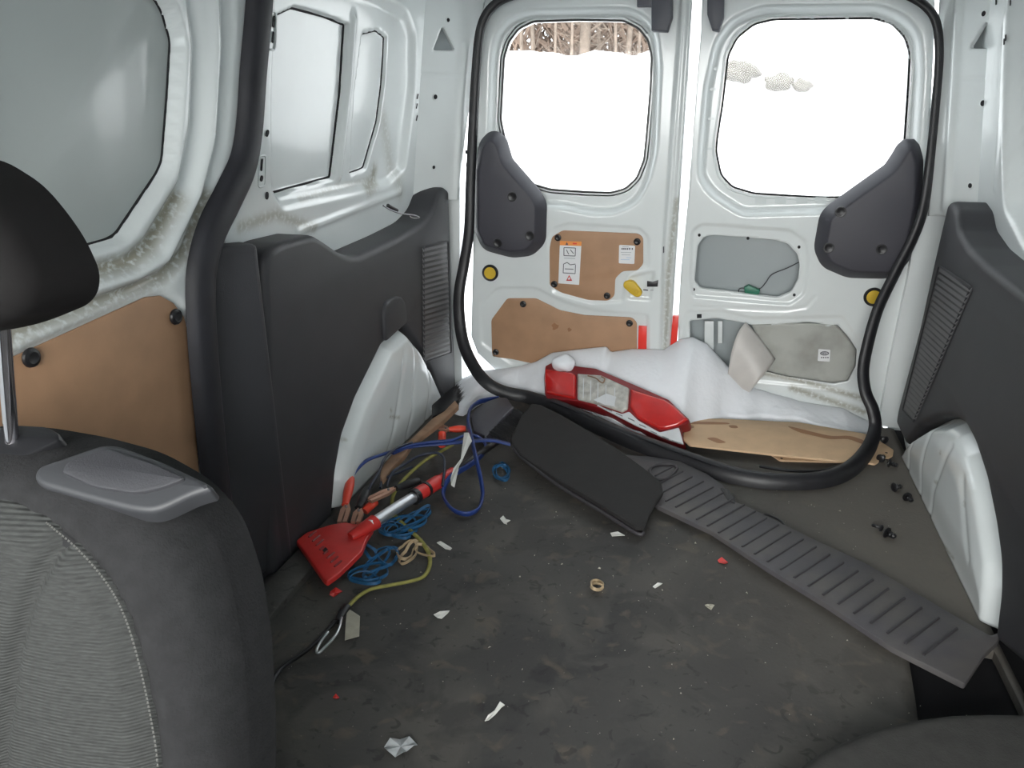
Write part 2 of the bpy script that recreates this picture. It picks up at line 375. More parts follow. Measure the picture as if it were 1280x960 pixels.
# ---- floor
flo = [(-.76,-.1),(.76,-.1),(.76,2.56),(-.76,2.56)]
pit = [tuple(G(*q)[:2]) for q in ((1134,812),(1146,886),(1148,910),(1285,900),(1262,812))]
pit = [(min(x,.745), y) for x, y in pit]
def fdirt(P):
    x, y = P[:,0], P[:,1]; a = sm((x+.05-.15*(y-1.5))/.75)*sm((y-.9)/.8)*.75
    return np.clip(a+.18*sm((y-1.2)/.9), 0, .8)
floor = relief('floor', FL, flo, MATM, holes=[fillet(ccw(pit), .02)], step=.02, thick=.02, dirtf=fdirt,
    hf=lambda P: .0012*np.sin(P[:,0]*14+1)*np.sin(P[:,1]*9), layers=[(ccw([tuple(G(*q)[:2]) for q in ((880,570),(1090,600),(1075,640),(860,610))]), -.0015, .03)])
floor['kind'] = 'structure'
sub = obj('subfloor', *bxv(FL, -.9, .9, -.1, 2.64, -.09, -.035), DARK, floor)
obj('rear_sill', *bxv(FL, -.72, .73, 2.56, 2.62, -.03, .0), WHITE2, floor)
st = plate('side_step', FL, [tuple(G(*q)[:2]) for q in ((290,790),(341,728),(412,652),(432,668),(345,772),(290,840))], 0, .018, MATM, floor, b=.006)
# ---- roof
r_ = relief('ceiling', PL((0,0,1.36), (0,1,0), (1,0,0)), [(.15,-.78),(2.66,-.78),(2.66,.78),(.15,.78)], WHITE2, step=.04, thick=.02,
    lines=[([(y,-.8),(y,.8)], .025, .05) for y in (.5,1.1,1.7,2.3)]); r_['kind'] = 'structure'

# ---- left wall: quarter panel above the grey trim, with two blanked-off window openings
P = LW.poly
blank1 = ccw(fillet(P([(351,22),(380,8),(420,19),(446,30),(440,120),(427,226),(348,249),(341,238),(342,110)]), .012))
blank2 = ccw(fillet(P([(462,42),(482,37),(493,46),(492,70),(489,110),(483,155),(466,214),(446,222),(452,120)]), .012))
wl = relief('wall_left', LW, P([(330,-30),(326,60),(318,150),(310,220),(296,270),(280,300),(300,330),(545,330),(530,200),(524,130),(528,90),(545,-30)]), WHITE, step=.006,
  layers=[(ccw(fillet(P([(345,-60),(478,-10),(512,12),(522,42),(521,110),(508,215),(488,236),(352,266),(338,236),(338,110)]), .03)), -.022, .035),
          (ccw(fillet(P([(351,22),(380,8),(420,19),(446,30),(440,120),(427,226),(348,249),(341,238),(342,110)]), .012)), -.014, .005),
          (ccw(fillet(P([(462,42),(482,37),(493,46),(492,70),(489,110),(483,155),(466,214),(446,222),(452,120)]), .012)), -.010, .005)],
  lines=[(P([(451,25),(445,110),(432,222)]), .010, .012), (P([(372,290),(500,240)]), .006, .01)],
  dirt=[(P([(462,236),(474,226),(476,214)]), .02, .8), (P([(300,284),(345,268),(392,285)]), .014, .6), (P([(488,150),(500,240)]), .03, .35), (P([(380,250),(470,225)]), .008, .4)])
wl['kind'] = 'structure'
# black gaps round the blanking skins, also painting in the shadow of their depth
for bp_, hh_, rr2 in ((blank1, -.0345, .0032), (blank2, -.0315, .0026)): gapline('blank_edge', LW, bp_, .0055, hh_, rr2, wl)
def slot(pl, a, b, r, parent, h=.001, m=DARK):
    (u0, v0), (u1, v1) = pl.px(*a), pl.px(*b); d = Vector((u1-u0, v1-v0)); l = max(d.length, 1e-4); d = d/l; n = Vector((-d.y, d.x)); out = []
    for k in range(7): t = math.pi*k/6; out.append(tuple(Vector((u1, v1))+d*r*math.sin(t)-n*r*math.cos(t)*1))
    for k in range(7): t = math.pi*k/6; out.append(tuple(Vector((u0, v0))-d*r*math.sin(t)+n*r*math.cos(t)))
    return plate('slot_hole', pl, out, h, h+.0015, m, parent, b=.0004, seg=1)
for a, b, ra in (((342,22),(341,32),.004),((341,41),(340,52),.003),((327,200),(326,212),.003),((326.5,222),(326,224),.005),((333,243),(333,246),.006),((334,165),(333,168),.005)): slot(LW, a, b, ra, wl)
for a, b in (((341,20),(340,56)),((328,200),(327,228))):
    (u0,v0),(u1,v1) = LW.px(*a), LW.px(*b); du = .016
    o_ = fillet([(u0-du,v0+.012),(u0+du,v0+.012),(u1+du,v1-.012),(u1-du,v1-.012)], .012)
    plate('slot_rim', LW, o_, -.004, .002, WHITE, wl, b=.002, holes=[fillet(offset(ccw(o_), .005), .008)])
for q, rr in (((534,13),.006),((531,50),.004),((527,100),.003),((522,118),.003),((521,130),.003),((521,145),.004)): slot(LW, q, (q[0]-1,q[1]+5), rr*.7, wl)

# ---- pillar beside the left rear door
def pillar(name, pl, top, bottom, tri, holes, seam, flange, hx):
    out = P2 = pl.poly([top[0], top[1], bottom[1], bottom[0]])
    w_ = relief(name, pl, ccw(out), WHITE, step=.006, holes=[ccw(fillet(pl.poly(tri), .009))], lines=[(pl.poly(seam), -.003, .003)]+[(pl.poly(f), .008, .012) for f in flange]); w_['kind'] = 'structure'
    (a, b) = pl.px(*tri[0]); 
    obj('inner_skin', *bxv(pl, a-.08, a+.08, b-.12, b+.06, -.03, -.025), SKIN_SHADED, w_, smooth=False)
    for q, r in holes:
        u, v = pl.px(*q); V, Fs = lathe_v(pl, u, v, [(r*1.5, -.002), (r*1.45, .0016), (r, .0022), (r*.95, .0005)], 14); obj('grommet', V, Fs, WHITE, w_)
        V, Fs = lathe_v(pl, u, v, [(r, 0), (r*.98, .0012), (.0005, .0014)], 14); obj('bolt_hole', V, Fs, DARK, w_)
    return w_
pillar('trim_1', DLp, [(530,-40),(612,-40)], [(506,250),(570,250)], [(553,32),(569,63),(541,63)], [((560,25),.006),((544,121),.0075),((542,209),.006)], [(520,93),(600,94)], [[(581,60),(576,120),(570,250)]], 0)
pillar('trim_2', DRp, [(1176,-40),(1280,-40)], [(1160,270),(1262,270)], [(1233,25),(1247,61),(1211,61)], [((1230,17),.007),((1229,129),.008),((1213,232),.007)], [(1180,98),(1262,99)], [[(1198,0),(1192,120),(1182,260)]], 0)
# door aperture flanges down to the floor
def flange(name, pts, w, m=WHITE):
    V = []; Fs = []
    for p in pts: p = Vector(p); V += [p+Vector((w,0,0)), p, p+Vector((0,.05,0)), p+Vector((w,.05,0))]
    for i in range(len(pts)-1):
        for j in range(4): Fs.append((i*4+j, i*4+(j+1)%4, i*4+4+(j+1)%4, i*4+4+j))
    Fs += [(3,2,1,0), tuple(range(len(V)-4, len(V)))]
    o = obj(name, V, Fs, m, smooth=False); o['kind'] = 'structure'; return o
fl = flange('trim_3', [(-.700,2.575,1.38),(-.705,2.575,1.2),(-.725,2.575,.8),(-.735,2.575,.4),(-.735,2.575,0)], -.14)
fr = flange('trim_4', [(.700,2.575,1.38),(.705,2.575,1.2),(.722,2.575,.8),(.725,2.575,.5),(.718,2.575,.25),(.715,2.575,0)], .16)
pr = PL((0,2.575,0),(1,0,0),(0,0,1))
for q in ((586,52),(585,61),(583,189),(586,189),(584,205)): slot(pr, q, (q[0],q[1]+2), .004, fl)
for q in ((1187,43),(1188,58),(1173,206),(1176,206),(1172,229)): slot(pr, q, (q[0],q[1]+2), .004, fr)
tp = obj('trim_5', *bxv(REAR, -.80, .80, 1.315, 1.40, -.02, .06), WHITE); tp['kind'] = 'structure'

# ---- right wall above the trim
P = RW.poly
wr = relief('wall_right', RW, [(-2.5,-.06),(-1.2,-.06),(-.3,-.06),(-.3,.66),(-2.5,.66)][0:1]+[(-.3,-.08),(-.3,.66),(-2.5,.66)], WHITE, step=.008,
  layers=[(ccw(fillet(P([(1262,-40),(1256,60),(1252,180),(1254,262),(1282,318),(1420,420),(1700,420),(1700,-200),(1300,-200)]), .04)), -.05, .03)], lines=[(P([(1256,20),(1250,150),(1244,235)]), .004, .008)])
wr['kind'] = 'structure'
for q in ((1246,0),(1258,45),(1256,50),(1264,1)): slot(RW, q, (q[0],q[1]+4), .004, wr)

# ---- sliding side door
P = SD.poly
sdo = [(.15,-.12),(1.16,-.12)]+P([(262,640),(262,380),(268,310),(300,240),(318,120),(330,0),(334,-60)])+[(1.4,1.42),(.15,1.42)]
sp = ccw(fillet(P([(-60,-120),(205,-20),(223,12),(234,52),(230,120),(223,205),(216,222),(165,300),(152,308),(60,335),(-60,372)]), .012))
ply_o = P([(14,450),(185,372),(203,370),(219,379),(232,396),(238,420),(251,592),(256,700),(-80,900),(-80,500)])
lip_o = P([(8,442),(180,364),(204,361),(226,372),(240,392),(246,420),(257,592),(262,700),(-80,900),(-80,490)])
door3 = relief('door_3', SD, sdo, WHITE, step=.007,
  layers=[(sp, -.03, .006), (ccw(lip_o), -.010, .012)],
  lines=[(P([(-20,385),(80,352),(165,326),(188,305),(232,232),(246,160),(250,60),(243,0),(236,-40)]), -.017, .014),
         (P([(-20,425),(60,398),(140,372),(205,346),(232,318),(262,240),(276,170),(284,60),(284,-40)]), -.015, .013),
         (P([(-20,405),(80,375),(170,346),(205,322),(245,240),(262,170),(268,60),(264,-40)]), .012, .011)],
  dirt=[(P([(0,380),(60,358),(165,328),(190,308),(226,246)]), .015, 1.0), (P([(0,426),(60,400),(140,373),(205,347),(234,316),(262,245)]), .015, .9), (P([(20,300),(60,332)]), .02, .3), (P([(8,440),(184,362)]), .01, .45)])
door3['kind'] = 'structure'
plate('outer_skin_panel', SD, offset(sp, .0095), -.032, -.0285, mat('skin_dimmed', (.44, .475, .465), .3, coat=.3, var=.06, vscale=3), door3, b=.0005)  # plate laid over the recess, its darker grey stands in for weaker light
gapline('skin_gap', SD, sp, .0085, -.0300, .0034, door3)
pp = plate('hardboard_panel', SD, ply_o, -.008, -.003, PLY, door3, b=.0015)
for q in ((39,447),(220,396)): clip(SD, q, pp, -.003, 1.25)
# thick rubber seal along the rear edge of the sliding door
tag(sweep('door_seal', [SD.w(*SD.px(*q), .015) for q in ((322,-60),(318,10),(311,90),(306,160),(298,205),(280,245),(258,290),(246,340),(246,400),(252,480),(262,580),(275,680),(290,770))],
    [(x*1.0, y) for x, y in ((-.034,-.012),(-.030,.006),(-.018,.014),(0,.016),(.018,.013),(.030,.004),(.034,-.012))], SEALM, up=(1,0,0), n=6), 'wide black rubber seal running down behind the white sliding door', 'door seal')

pst = obj('trim_8', *bxv(PL((-.83,0,0),(0,1,0),(0,0,1)), 1.14, 1.60, -.1, .66, -.10, -.02), DARKTRIM, smooth=False); pst['kind'] = 'structure'
# ---- grey plastic side trims with vents
def slats(pl, tl, tr, br, bl, n, parent, prefix=None):
    TL, TR, BR, BL = (Vector(pl.px(*q)) for q in (tl, tr, br, bl)); me = None
    for k in range(n):
        t = (k+.5)/n; a = TL.lerp(BL, t); b = TR.lerp(BR, t); hh = (TL.y-BL.y)/n*.5
        V = [pl.w(a.x, a.y+hh*.9, -.0035), pl.w(b.x, b.y+hh*.9, -.0035), pl.w(b.x, b.y-hh*.35, .001), pl.w(a.x, a.y-hh*.35, .001),
             pl.w(a.x, a.y+hh*.7, -.004), pl.w(b.x, b.y+hh*.7, -.004), pl.w(b.x, b.y-hh*.6, -.002), pl.w(a.x, a.y-hh*.6, -.002)]
        obj('slat', V, [(0,1,2,3),(4,5,6,7),(0,1,5,4),(3,2,6,7),(0,3,7,4),(1,2,6,5)], SLAT, parent, smooth=False)
P = LT.poly
ltri = P([(341,728),(338,560),(334,400),(331,335),(337,314),(350,304),(393,293),(409,303),(430,318),(448,321),(500,296),(530,279),(543,262),(548,242),(556,233),(562,238),(564,300),(567,400),(571,488),(555,500),(548,486),(535,455),(520,428),(506,408),(478,432),(462,465),(445,500),(429,545),(421,590),(417,640),(418,652)])
gl = [(529,310),(559,303),(563,440),(530,452)]
rr_ = [.004]*3+[.03,.02,.02,.02,.04,.05,.05,.04,.04,.04,.03,.02,.012,.01,.004,.004,.004]+[.01]*11
t1 = plate('trim_6', LT, fillet(ltri, rr_), -.115, 0, DARKTRIM, b=.018, seg=4, holes=[], angle=80); t1['kind'] = 'structure'
def vent(parent, pl, q4, n, grow=.006):
    o_ = ccw(pl.poly(q4)); rim = fillet(offset(o_, -grow), .012)
    v_ = plate('vent_grille', pl, rim, .0, .005, DARKTRIM, parent, b=.004, holes=[fillet(o_, .006)])
    up = pl.up(.0045); plate('vent_backing', pl, o_, .0005, .002, BLACK, v_, b=.0003, seg=1); slats(up, *q4, n, v_)
vent(t1, LT, gl, 22)
plate('moulded_bulge', LT, fillet(P([(479,428),(477,390),(480,377),(492,370),(500,371),(504,380),(506,403)]), .02), 0, .010, DARKTRIM, t1, b=.008, seg=3)
plate('front_return', PL((-.816,1.172,0),(.068,.165,0),(0,0,1)), fillet([(-.02,-.0),(.205,-.0),(.205,.735),(.04,.745),(-.02,.735)], .012), -.05, .0, DARKTRIM, t1, b=.014, seg=4)
P = RTP.poly
rtri = P([(1119,530),(1122,511),(1149,410),(1167,327),(1184,253),(1189,251),(1196,264),(1197,286),(1209,309),(1231,331),(1265,357),(1290,376),(1400,460),(1480,560),(1480,1050),(1300,850),(1242,800),(1249,740),(1249,700),(1243,655),(1232,600),(1218,556),(1205,530),(1190,521),(1172,521),(1150,531),(1134,552),(1131,556)])
t2 = plate('trim_7', RTP, fillet(rtri, .02), -.115, 0, DARKTRIM, b=.018, seg=4, angle=80); t2['kind'] = 'structure'
vent(t2, RTP, [(1175,334),(1214,360),(1143,526),(1130,512)], 28)

# ---- white wheel arches
def arch(name, pl, outl, grooves, cx):
    cx0 = outl[:-2]
    o_ = ccw(fillet(outl, .03))
    a = relief(name, pl, o_, WHITE, step=.006, thick=.03, hf=lambda P: .012+.012*sm((-sdf(o_, P)[0])/.10)-.05*(1-sm(ldist(cx0, P)/.045)),
        lines=[(pl.poly(g_), -.003, .011) for g_ in grooves], dirt=[(pl.poly(g_), .004, .7) for g_ in cx]); a['kind'] = 'structure'; return a
pa = PL((-.755,0,0), (0,1,0), (0,0,1)); q = pa.poly([(414,652),(417,600),(425,552),(443,500),(462,463),(480,426),(505,405),(523,427),(538,456),(551,486),(562,504)])
arch('wall_inner_left', pa, q+[(2.47,.0),(q[0][0],.0)], [[(513,424),(508,500),(500,590)],[(498,440),(486,520),(474,600)],[(530,450),(528,540)]], [[(478,520),(490,521)],[(431,547),(432,550)],[(479,510),(480,513)]])
pb = PL((.755,0,0), (0,-1,0), (0,0,1)); q = pb.poly([(1117,534),(1131,556),(1147,537),(1170,522),(1192,521),(1206,530),(1219,554),(1233,600),(1243,655),(1250,700),(1249,740),(1240,790)])
arch('wall_inner_right', pb, q+[(q[-1][0],.0),(q[0][0],.0)], [[(1152,540),(1140,590)],[(1174,532),(1155,625)],[(1200,560),(1168,645)],[(1215,600),(1225,700)]], [[(1181,603),(1184,606)],[(1188,566),(1189,568)],[(1162,648),(1175,668),(1200,700)],[(1218,630),(1219,633)]])

# ================================================================ REAR DOORS
P = REAR.poly
win1 = ccw(fillet(P([(624,150),(628,72),(634,52),(646,36),(664,27),(719,25),(778,26),(797,36),(808,50),(812.5,70),(811,110),(806,170),(803,200),(794,223),(780,236),(762,241),(730,240),(686,237),(655,228),(636,205)]), .012))
d1o = ccw(P([(594,-45),(593,60),(591,340),(589,420),(597,441),(620,463),(640,480),(834,492),(838,435),(866,0),(868,-45)]))
d1 = relief('door_1', REAR, d1o, WHITE, holes=[win1], step=.0055, thick=.025,
  layers=[(ccw(fillet(P([(611,70),(616,42),(634,20),(660,10),(785,8),(808,18),(824,40),(828,80),(823,190),(814,228),(798,256),(770,270),(740,271),(700,262),(640,262),(606,220)]), .03)), -.028, .026),
          (ccw(fillet(P([(598,380),(620,358),(670,358),(700,374),(740,386),(812,392),(812,450),(640,458),(600,430)]), .02)), -.006, .010),
          (ccw(fillet(P([(684,300),(690,284),(710,278),(800,284),(812,296),(812,334),(790,340),(782,350),(780,378),(740,380),(690,366)]), .012)), -.005, .006),
          (ccw(fillet(P([(786,346),(818,338),(814,376),(784,374)]), .01)), -.008, .006),
          (ccw(P([(852,-45),(880,-45),(870,0),(838,440),(824,440),(828,300),(846,60)])), .014, .012)],
  lines=[(P([(860,-40),(855,50),(838,300),(830,435)]), -.006, .006), (P([(600,25),(594,200)]), .004, .01)],
  dirt=[(P([(846,250),(836,340),(832,435)]), .010, .7)])
d1['kind'] = 'structure'
def pane(parent, win, h, rimh):
    gl_ = plate('window_pane', REAR, offset(win, -.008), h-.004, h, GLASS, parent, b=.0004, seg=1)
    plate('window_rubber', REAR, offset(win, -.006), rimh-.003, rimh, SIDE_GLASS_RIM, parent, b=.001, holes=[offset(win, .0008)])
    return gl_
g1 = pane(d1, win1, -.036, -.026)
# etched maker's marks in the corner of the pane
for y0, (xa, xb) in ((223,(753,759)),(228,(749,757)),(231,(750,759)),(228,(765,768)),(231,(764,769))):
    a = REAR.px(xa, y0); b = REAR.px(xb, y0); obj('etched_mark', *bxv(REAR, a[0], b[0], a[1]-.0015, a[1]+.0015, -.0358, -.0352), INK, g1, smooth=False)
def cavity(parent, outl, win):
    plate('door_edge', REAR, outl, -.07, -.02, WHITE2, parent, b=.001, holes=[offset(outl, .006)])
    plate('window_reveal', REAR, offset(win, -.016), -.07, -.028, WHITE2, parent, b=.001, holes=[offset(win, -.010)])
cavity(d1, d1o, win1)
sk1 = plate('outer_skin', REAR, offset(d1o, .006), -.075, -.07, WHITE2, d1, holes=[offset(win1, -.012)], b=.001)
ply1 = ccw(fillet(P([(687,310),(690,296),(703,288),(798,292),(804,297),(804,330),(797,338),(778,339),(769,348),(768,370),(760,376),(735,375),(702,366),(687,357)]), .010))
p1 = plate('hardboard_panel', REAR, ply1, -.004, .001, PLY, d1, b=.0015)
for q in ((697.5,297),(796.5,302),(693,355),(759,369.5)): clip(REAR, q, p1, .001, 1.0)
ply2 = ccw(fillet(P([(614,400),(634,373),(670,373),(700,388),(730,394),(790,397),(796,403),(796,445),(700,462),(640,449),(615,446)]), .010))
p2 = plate('hardboard_panel', REAR, ply2, -.004, .000, PLY, d1, b=.0015)
for q in ((654,380),(787,404),(620,440)): clip(REAR, q, p2, .000, 1.0)
for q, r in (((694,408),.012),((712,412),.007)):
    u, v = REAR.px(*q); plate('stain', REAR, [(u+r*(1+.3*math.sin(5*a))*math.cos(a), v+r*(1+.3*math.cos(3*a))*math.sin(a)) for a in [k*.4 for k in range(15)]], .0002, .0005, PLYEDGE, p2, b=.0001, seg=1)
# stickers on the upper hardboard panel
def rect(pl, x0, y0, x1, y1): return pl.poly([(x0,y0),(x1,y0+(x1-x0)*.03),(x1,y1+(x1-x0)*.03),(x0,y1)])
RS = REAR.up(.0015)
lb = plate('warning_label', RS, fillet(P([(700,301),(727,302),(724,356),(698,354)]), .002), 0, .0006, LBL, p1, b=.0002, seg=1); lb['label'] = 'white picture label with an orange header and red triangle'
def mark(pl, pts, m, parent, h=.0007, name='print'): return plate(name, pl, pl.poly(pts), h, h+.0003, m, parent, b=.00005, seg=1)
mark(RS, [(700,301),(727,302),(726.7,307.5),(699.8,306.5)], ORANGE, lb)
mark(RS, [(708.6,302.4),(710.6,306.2),(706.8,306)], INK, lb, .0011); mark(RS, [(716,303.4),(721,303.6),(721,305.4),(716,305.2)], REDH, lb, .0011)
for a in ([(705,309.5),(719.5,310)],[(719.5,310),(719,320)],[(719,320),(705,319.5)],[(705,319.5),(705,309.5)],[(708,312),(711,318)],[(713,312),(717,317)],[(704.5,330),(704,341)],[(704,341),(719,342)],[(719,342),(719.5,331)],[(704.5,330),(709,328)],[(709,328),(713,331)],[(713,331),(719.5,330)],[(706,336),(717,336.5)],[(705,322.5),(719,323)]):
    (x0,y0),(x1,y1) = a; d = Vector((x1-x0,y1-y0)).normalized()*.45; n_ = (-d.y, d.x)
    mark(RS, [(x0+n_[0],y0+n_[1]),(x1+n_[0],y1+n_[1]),(x1-n_[0],y1-n_[1]),(x0-n_[0],y0-n_[1])], INKG if y0 > 321 and y0 < 324 else INK, lb)
for t_, m_, h_ in ((4.2, REDP, .0007), (2.0, LBL, .0011)): mark(RS, [(711.5,347.8-t_),(711.5+t_*.9,347.8+t_*.75),(711.5-t_*.9,347.8+t_*.75)], m_, lb, h_)
lb2 = plate('round_cornered_label', RS, fillet(P([(774,306),(794,307),(793,330),(773.5,329)]), .004), 0, .0006, LBL, p1, b=.0002, seg=1); lb2['label'] = 'small white label with a line of dark lettering'
for x in (777,779.2,781.4,783.8,786.4,789.6): mark(RS, [(x,309.6+.4*(x%2)),(x+1.5,309.8),(x+1.5,312.2),(x,312)], INK, lb2)
for y, a, b, m_ in ((308,778,786,INKG),(315,776,789,INKG),(318,777,788,INKG),(321.5,783,789,INKB),(324,776,787,INKB)): mark(RS, [(a,y),(b,y+.3),(b,y+1),(a,y+.7)], m_, lb2)
# yellow lock cover with a round boss
yl = plate('lock_cover', REAR, fillet(P([(779,358),(780,352),(786,349.5),(793,351),(803,364),(802,369),(797,371.5),(790,368)]), .009), -.006, .010, YEL, d1, b=.005, seg=3)
V, Fs = lathe_v(REAR, *REAR.px(796,363.5), [(.009,.009),(.009,.013),(.007,.013),(.006,.011),(.001,.011)], 16); obj('boss', V, Fs, YEL, yl)
mark(REAR, [(804,361.5),(810,362),(810,363.5),(804,363)], INK, d1, .0); mark(REAR, [(813,362),(817,362.2),(817,363.4),(813,363.2)], INKG, d1, .0)
plate('lock_slot', REAR, P([(809,351),(816,352),(823,350),(822,358),(809,358)]), .0, .006, BLACK, d1, b=.001)
mark(REAR, [(829,308),(830.5,307),(830.5,315),(829,316)], INK, d1, .010)
for q, ob in (((613,341),d1),):
    u, v = REAR.px(*q); V, Fs = lathe_v(REAR, u, v, [(.030,-.004),(.030,.004),(.026,.007),(.022,.006)], 28); pg = obj('plug_ring', V, Fs, BLACK, ob)
    V, Fs = lathe_v(REAR, u, v, [(.022,0),(.0215,.0065),(.001,.0075)], 28); obj('yellow_plug', V, Fs, YEL, ob)
plate('red_reflector', REAR, P([(798.5,407),(808.5,408),(808,438),(797.5,437)]), -.005, .004, RED, d1, b=.001)
def bracket(parent, front, h, split, lab):
    pf = REAR.up(h); b_ = plate('latch_bracket', pf, fillet(pf.poly(front), .003), -h-.02, 0, GREYP, parent, b=.004, seg=2); b_['label'] = lab
    u, v = pf.px(*split); return b_
b1 = bracket(d1, [(814,-40),(814,38.5),(834,39.5),(840,21),(840,-40)], .045, (826,20), 'dark plastic latch guide with a wide arm')
plate('guide_arm', REAR.up(.03), REAR.up(.03).poly([(796,-40),(796,8),(820,8),(820,-40)]), -.03, 0, GREYP, b1, b=.003)
# corner cover, left
def cover(parent, front, h, screws, lab):
    pf = REAR.up(h); o_ = ccw(fillet(pf.poly(front), .014, 5)); V = []; Fs = []
    prof = [(-.032,-h+.004),(-.029,-.040),(-.005,-.005),(-.002,-.002),(.001,-.0005),(.004,.0)]; n = len(o_)
    for off, hh in prof: V += [pf.w(u, v, hh) for u, v in (offset(o_, off) if off else o_)]
    for r in range(len(prof)-1):
        for i in range(n): Fs.append((r*n+i, r*n+(i+1)%n, (r+1)*n+(i+1)%n, (r+1)*n+i))
    for t in tessellate_polygon([[Vector((*q, 0)) for q in offset(o_, prof[-1][0])]]): Fs.append(tuple((len(prof)-1)*n+k for k in t))
    c_ = obj('corner_cover', V, Fs, COVER, parent, angle=70); c_['label'] = lab
    for q in screws:
        u, v = pf.px(*q); V, Fs = lathe_v(pf, u, v, [(.017,-.001),(.016,.0012),(.011,.0015),(.009,.0004),(.001,.0004)], 16); obj('screw_recess', V, Fs, BLACK, c_)
cover(d1, [(612,176),(604,184),(599,215),(598,288),(606,306),(636,314),(656,312),(667,301),(668,258),(661,246),(626,206),(618,180)], .055, [(640,246),(662,295),(622,304)], 'black plastic cover in the window corner, pointed top leaning right')

# right rear door
win2 = ccw(fillet(P([(896,190),(897,175),(904,131),(911,69),(922,47),(943,30),(967,24),(1094,22.5),(1117,29),(1133,46),(1139,66),(1136,120),(1131,190),(1118,225),(1092,246),(1032,247),(991,245),(943,242),(916,234),(902,219)]), .012))
d2o = ccw(P([(879,-45),(876,40),(869,130),(860,250),(851,340),(848,400),(846,500),(1097,545),(1104,490),(1122,420),(1148,330),(1160,200),(1167,60),(1170,-45)]))
hole_u = ccw(fillet(P([(868,352),(872,307),(880,296),(893,294),(967,300),(985,305),(997,318),(1000,332),(998,350),(989,366),(973,373),(875,361)]), .008))
hole_l = ccw(fillet(P([(864,455),(862,401),(896,398),(930,404),(946,408),(954,408),(1010,403),(1026,405),(1034,409),(1047,406),(1060,421),(1071,437),(1070,458),(1060,477),(1042,480),(983,471),(946,462),(900,466)]), .006))
d2 = relief('door_2', REAR, d2o, WHITE, holes=[win2, hole_u, hole_l], step=.0055, thick=.02,
  layers=[(ccw(fillet(P([(872,190),(879,110),(891,52),(912,22),(950,6),(1100,4),(1134,18),(1154,42),(1157,90),(1150,190),(1130,240),(1060,268),(926,272),(886,246),(870,222)]), .03)), -.030, .028),
          (ccw(fillet(P([(862,350),(864,288),(876,279),(990,287),(1009,302),(1012,322),(1007,368),(988,382),(866,372)]), .014)), -.007, .006),
          (ccw(fillet(P([(853,470),(855,388),(900,386),(940,396),(1055,394),(1085,440),(1080,492),(870,470)]), .02)), -.005, .008)],
  lines=[(P([(868,384),(980,388),(1008,384),(1020,370)]), -.003, .004)], dirt=[(P([(950,466),(1000,476),(1085,500)]), .010, .8), (P([(990,485),(1080,515)]), .012, .8)])
d2['kind'] = 'structure'
g2 = pane(d2, win2, -.040, -.030)
for x in (926,930,936,941):
    for y in (225,229,232): 
        a = REAR.px(x, y); obj('etched_mark', *bxv(REAR, a[0], a[0]+.006, a[1]-.0012, a[1]+.0012, -.0398, -.0392), INK, g2, smooth=False)
cavity(d2, d2o, win2)
plate('outer_skin', REAR, offset(d2o, .008), -.075, -.07, SKIN_SHADED, d2, holes=[offset(win2, -.012)], b=.001)
for q in ((874,294),(935,298),(999,309),(993,369),(867,362),(952,408),(1035,404),(1064,480),(863,393)):
    slot(REAR, q, (q[0],q[1]+.6), .0045, d2, -.008)
plate('square_hole', REAR, P([(871,393),(877,393),(877,398),(871,398)]), -.006, -.003, DARK, d2, b=.0005)
for x in (968,996,1014,1058): mark(REAR, [(x,6+13),(x+4,6+13),(x+4,6+17),(x,6+17)], WHITE2, d2, -.022, 'adhesive_mark')
for x0 in (944,969,996,1020): mark(REAR, [(x0,247),(x0+14,247.5),(x0+14,256),(x0,255.5)], WHITE2, d2, -.0225, 'adhesive_mark')
for y0 in (84,110,147,185): mark(REAR, [(889-y0*.03,y0),(900-y0*.05,y0),(900-y0*.05,y0+3),(889-y0*.03,y0+3)], WHITE2, d2, -.0225, 'adhesive_mark')
u, v = REAR.px(1092,371); V, Fs = lathe_v(REAR, u, v, [(.030,-.004),(.030,.004),(.026,.007),(.022,.006)], 28); obj('plug_ring', V, Fs, BLACK, d2)
V, Fs = lathe_v(REAR, u, v, [(.022,0),(.0215,.0065),(.001,.0075)], 28); obj('yellow_plug', V, Fs, YEL, d2)
plate('red_reflector', REAR, P([(841,395),(848.5,395),(846,428),(838,432)]), -.02, .002, RED, d2, b=.001)
b2 = bracket(d2, [(884,-40),(884,18),(890,37),(899,39),(905,21),(906,-40)], .05, (890,10), 'grey plastic latch guide with bevelled end')
cover(d2, [(1139,186),(1144,204),(1142,258),(1128,326),(1112,340),(1066,339),(1040,328),(1033,312),(1040,274),(1052,264),(1120,216),(1131,200)], .055, [(1051,265),(1036,310),(1102,312)], 'black plastic cover in the window corner, pointed top leaning left')
# connector and wire in the upper opening
cn = plate('wire_connector', REAR.up(-.035), REAR.up(-.035).poly([(930,359),(936,356),(950,362),(948,369),(931,366)]), -.012, .012, GREEN, d2, b=.002)
tube('wire', [REAR.w(*REAR.px(*q), -.04) for q in ((1001,330),(985,338),(966,346),(958,356),(952,363),(945,365),(935,364),(925,364),(923,370))], .0016, BLACK, d2)
plate('connector_base', REAR.up(-.02), REAR.up(-.02).poly([(934,367),(948,369),(948,373),(935,372)]), -.01, .004, WHITE, d2, b=.001)
